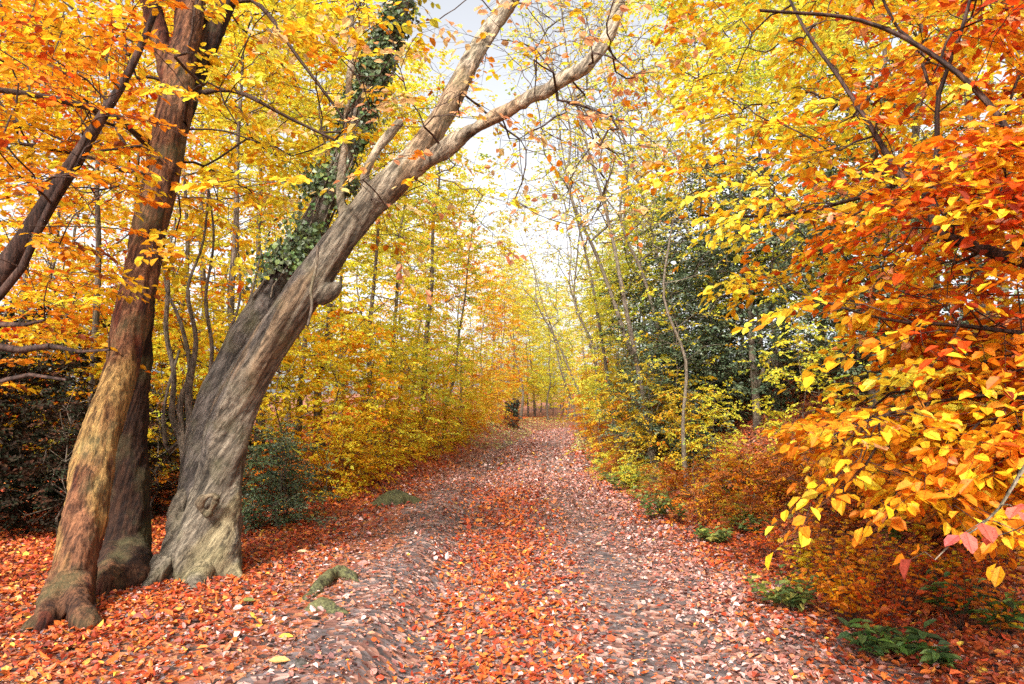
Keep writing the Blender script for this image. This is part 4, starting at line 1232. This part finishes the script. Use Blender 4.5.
# single fallen leaves that stand out
for q, (px, py, L, c, lb) in enumerate(((928, 654, .10, (.75, .66, .52), 'large pale cream leaf lying among green sprigs at the bottom right'), (240, 606, .11, (.16, .17, .04), 'olive green leaf lying on the red leaves below the forked beech'),
                                     (278, 643, .09, (.85, .62, .05), 'bright yellow leaf on the dark soil at lower left'), (268, 668, .12, (.80, .38, .12), 'long light orange leaf on the dark soil near the bottom left'), (296, 556, .12, (.75, .5, .28), 'pale tan leaf on the bare patch above the mossy root'))):
    g = ground(px, py); g[2] += .035
    V_, F_, pr = leaf_geo(np.array([[0, 0, 0.]]), np.array([[1, .25, .05]]), np.array([[0, -.25, 1.]]), np.array([L]), np.array([L * .55]), fold=.12, curl=.1)
    V_ = V_ + np.array([0, 0, 0])
    tag(link('fallen_leaf', np_mesh('leaf', V_, [F_], M_DEAD, np.tile(np.array(c), (2, 1))), None, g), lb, 'leaf')

# undergrowth: brown bracken and seedling leaves too many to count
rng = np.random.default_rng(41)
n = 60000
y = rng.uniform(3.5, 40, n) ** 1.0; x = rng.uniform(-16, 16, n)
u = x - path_c(y)
cl = fnoise(x * 1.4, y * 1.1, 71)
dens = np.where(u > 0, sstep(1.9, 3.0, u + (y < 7) * -.7), sstep(-2.6, -4.4, u) * sstep(9, 12, y)) * sstep(.42, .6, cl)
k_ = (rng.random(n) < dens) & (np.abs(x) < .85 * y + 1.5)
x, y, u, cl = x[k_], y[k_], u[k_], cl[k_]; n = len(x)
P_ = np.stack([x, y, H(x, y) + rng.uniform(.02, .32, n) * sstep(.4, .8, cl)], 1)
L_ = rng.uniform(.05, .085, n) * (1 + sstep(10, 30, y) * .5)
Vv, Fc, per = leaf_geo(P_, rng.normal(0, 1, (n, 3)) * (1, 1, .5), np.array([[0, -.2, 1.]]) + rng.normal(0, .45, (n, 3)), L_, L_ * .7, detail=1)
cw = palette(rng, [(.34, .10, .035), (.50, .16, .045), BRN, ORG, GLD], [4, 3, 3, 1.6, .7], np.arange(n), n)
cg = palette(rng, [(.14, .2, .05), LEM, (.3, .3, .08), GLD], [3, 1.5, 3, 1.4], np.arange(n), n)
gm = (fnoise(x * .5, y * .4, 88) + .18 * sstep(9, 16, y) > .56) & (y > 7)
c = np.where(gm[:, None] & (rng.random(n) < .6)[:, None], cg, cw)
tag(link('undergrowth', np_mesh('undergrowth', Vv, [Fc], M_LEAF, c)), 'tangled brown and green undergrowth leaves covering the banks on both sides', 'undergrowth', kind='stuff')

# ---------------------------------------------------------------- labels for the repeated trees
ORD = ['first', 'second', 'third', 'fourth', 'fifth', 'sixth', 'seventh', 'eighth', 'ninth', 'tenth', 'eleventh', 'twelfth', 'thirteenth', 'fourteenth', 'fifteenth', 'sixteenth', 'seventeenth', 'eighteenth', 'nineteenth', 'twentieth', 'twenty-first', 'twenty-second', 'twenty-third', 'twenty-fourth']
HUE = {'yellow': 'yellow', 'orange': 'orange', 'lime': 'yellow-green', 'bare': 'half-bare', 'holly': 'dark green', 'hollybush': 'dark'}
WHERE = {GL: 'tree in the wood behind the two big left trunks', GP: 'tree in the row lining the path on its left', GF: 'distant tree closing the far view', GR: 'slender tree leaning over the path from the right bank',
         GY: 'tree high on the right bank behind the near beech', GE: 'holly on the right bank', GD: 'bush in the shade behind the left trunks'}
SV = {0: 'gold', 1: 'orange', 2: 'yellow-green'}; BV = {0: 'golden', 1: 'rusty brown', 2: 'greenish'}
bk = {'copper shoot on the near right bank': [[s_[1], s_[0], 0, '', 0, '', '', None] for s_ in SHOOT]}
for p in placed:
    root, px, Yq, kd, v, cat, grp, lab = p
    if lab: continue
    side = 'left' if px < 545 else 'right'
    dist = 'near' if Yq < 11 else ('middle-distance' if Yq < 22 else 'far-off')
    if kd == 'sapling': ph = f'{dist} {SV[v]} sapling on the {side} of the path'
    elif kd == 'shrub': ph = f'{dist} low {BV[v]} shrub on the {side} of the path'
    else: ph = f'{HUE[kd]} {WHERE[grp]}'
    bk.setdefault(ph, []).append(p)
for ph, ls in bk.items():
    ls.sort(key=lambda p: p[1])
    if len(ls) == 1: ls[0][0]['label'] = 'the only ' + ph
    else:
        for q, p in enumerate(ls):
            o_ = 'leftmost' if q == 0 else ('rightmost' if q == len(ls) - 1 else ORD[q] + ' from left')
            p[0]['label'] = f'{o_}, {ph}' if q not in (0, len(ls) - 1) else f'{o_} {ph}'

# ---------------------------------------------------------------- light
SUN_EL, SUN_AZ = R(42), R(198)      # azimuth clockwise from +Y: behind the camera, to its left
w = bpy.data.worlds.new('World'); scene.world = w; w.use_nodes = True
nt = w.node_tree; N = nt.nodes; L = nt.links; N.clear()
sky = N.new('ShaderNodeTexSky'); sky.sky_type = 'NISHITA'; sky.sun_disc = False
sky.sun_elevation = SUN_EL; sky.sun_rotation = SUN_AZ; sky.air_density = 1.0; sky.dust_density = 4.0; sky.ozone_density = 1.0
hs = N.new('ShaderNodeHueSaturation'); hs.inputs['Saturation'].default_value = .2; hs.inputs['Value'].default_value = 1.0
bg = N.new('ShaderNodeBackground'); bg.inputs['Strength'].default_value = .135
ow = N.new('ShaderNodeOutputWorld')
L.new(sky.outputs[0], hs.inputs['Color']); L.new(hs.outputs[0], bg.inputs[0]); L.new(bg.outputs[0], ow.inputs[0])
sd = bpy.data.lights.new('sun', 'SUN'); sd.energy = 3.0; sd.angle = R(8); sd.color = (1, .965, .9)
so = bpy.data.objects.new('sun', sd); COL.objects.link(so)
dv = Vector((math.sin(SUN_AZ) * math.cos(SUN_EL), math.cos(SUN_AZ) * math.cos(SUN_EL), math.sin(SUN_EL)))
so.rotation_euler = dv.to_track_quat('Z', 'Y').to_euler(); so.location = dv * 60

HAZE = 0.0
if HAZE > 0:
    import bmesh
    bm = bmesh.new(); bmesh.ops.create_cube(bm, size=1)
    me = bpy.data.meshes.new('haze'); bm.to_mesh(me); bm.free()
    m, nt, N, L = new_mat('haze_air')
    ou = N.new('ShaderNodeOutputMaterial'); pv = N.new('ShaderNodeVolumePrincipled')
    pv.inputs['Color'].default_value = (.95, .93, .9, 1); pv.inputs['Density'].default_value = HAZE
    L.new(pv.outputs[0], ou.inputs['Volume']); me.materials.append(m)
    o = link('haze', me); o.location = (0, 350, 10); o.scale = (1200, 1000, 40)
    tag(o, 'thin pale autumn haze between the trees', 'haze', kind='stuff')

scene.view_settings.view_transform = 'Standard'
scene.view_settings.look = 'None'
scene.view_settings.exposure = 1.35
scene.view_settings.gamma = 1
cy = scene.cycles
cy.max_bounces = 8; cy.diffuse_bounces = 5; cy.glossy_bounces = 2; cy.transmission_bounces = 4; cy.transparent_max_bounces = 4; cy.volume_bounces = 1
cy.use_denoising = False
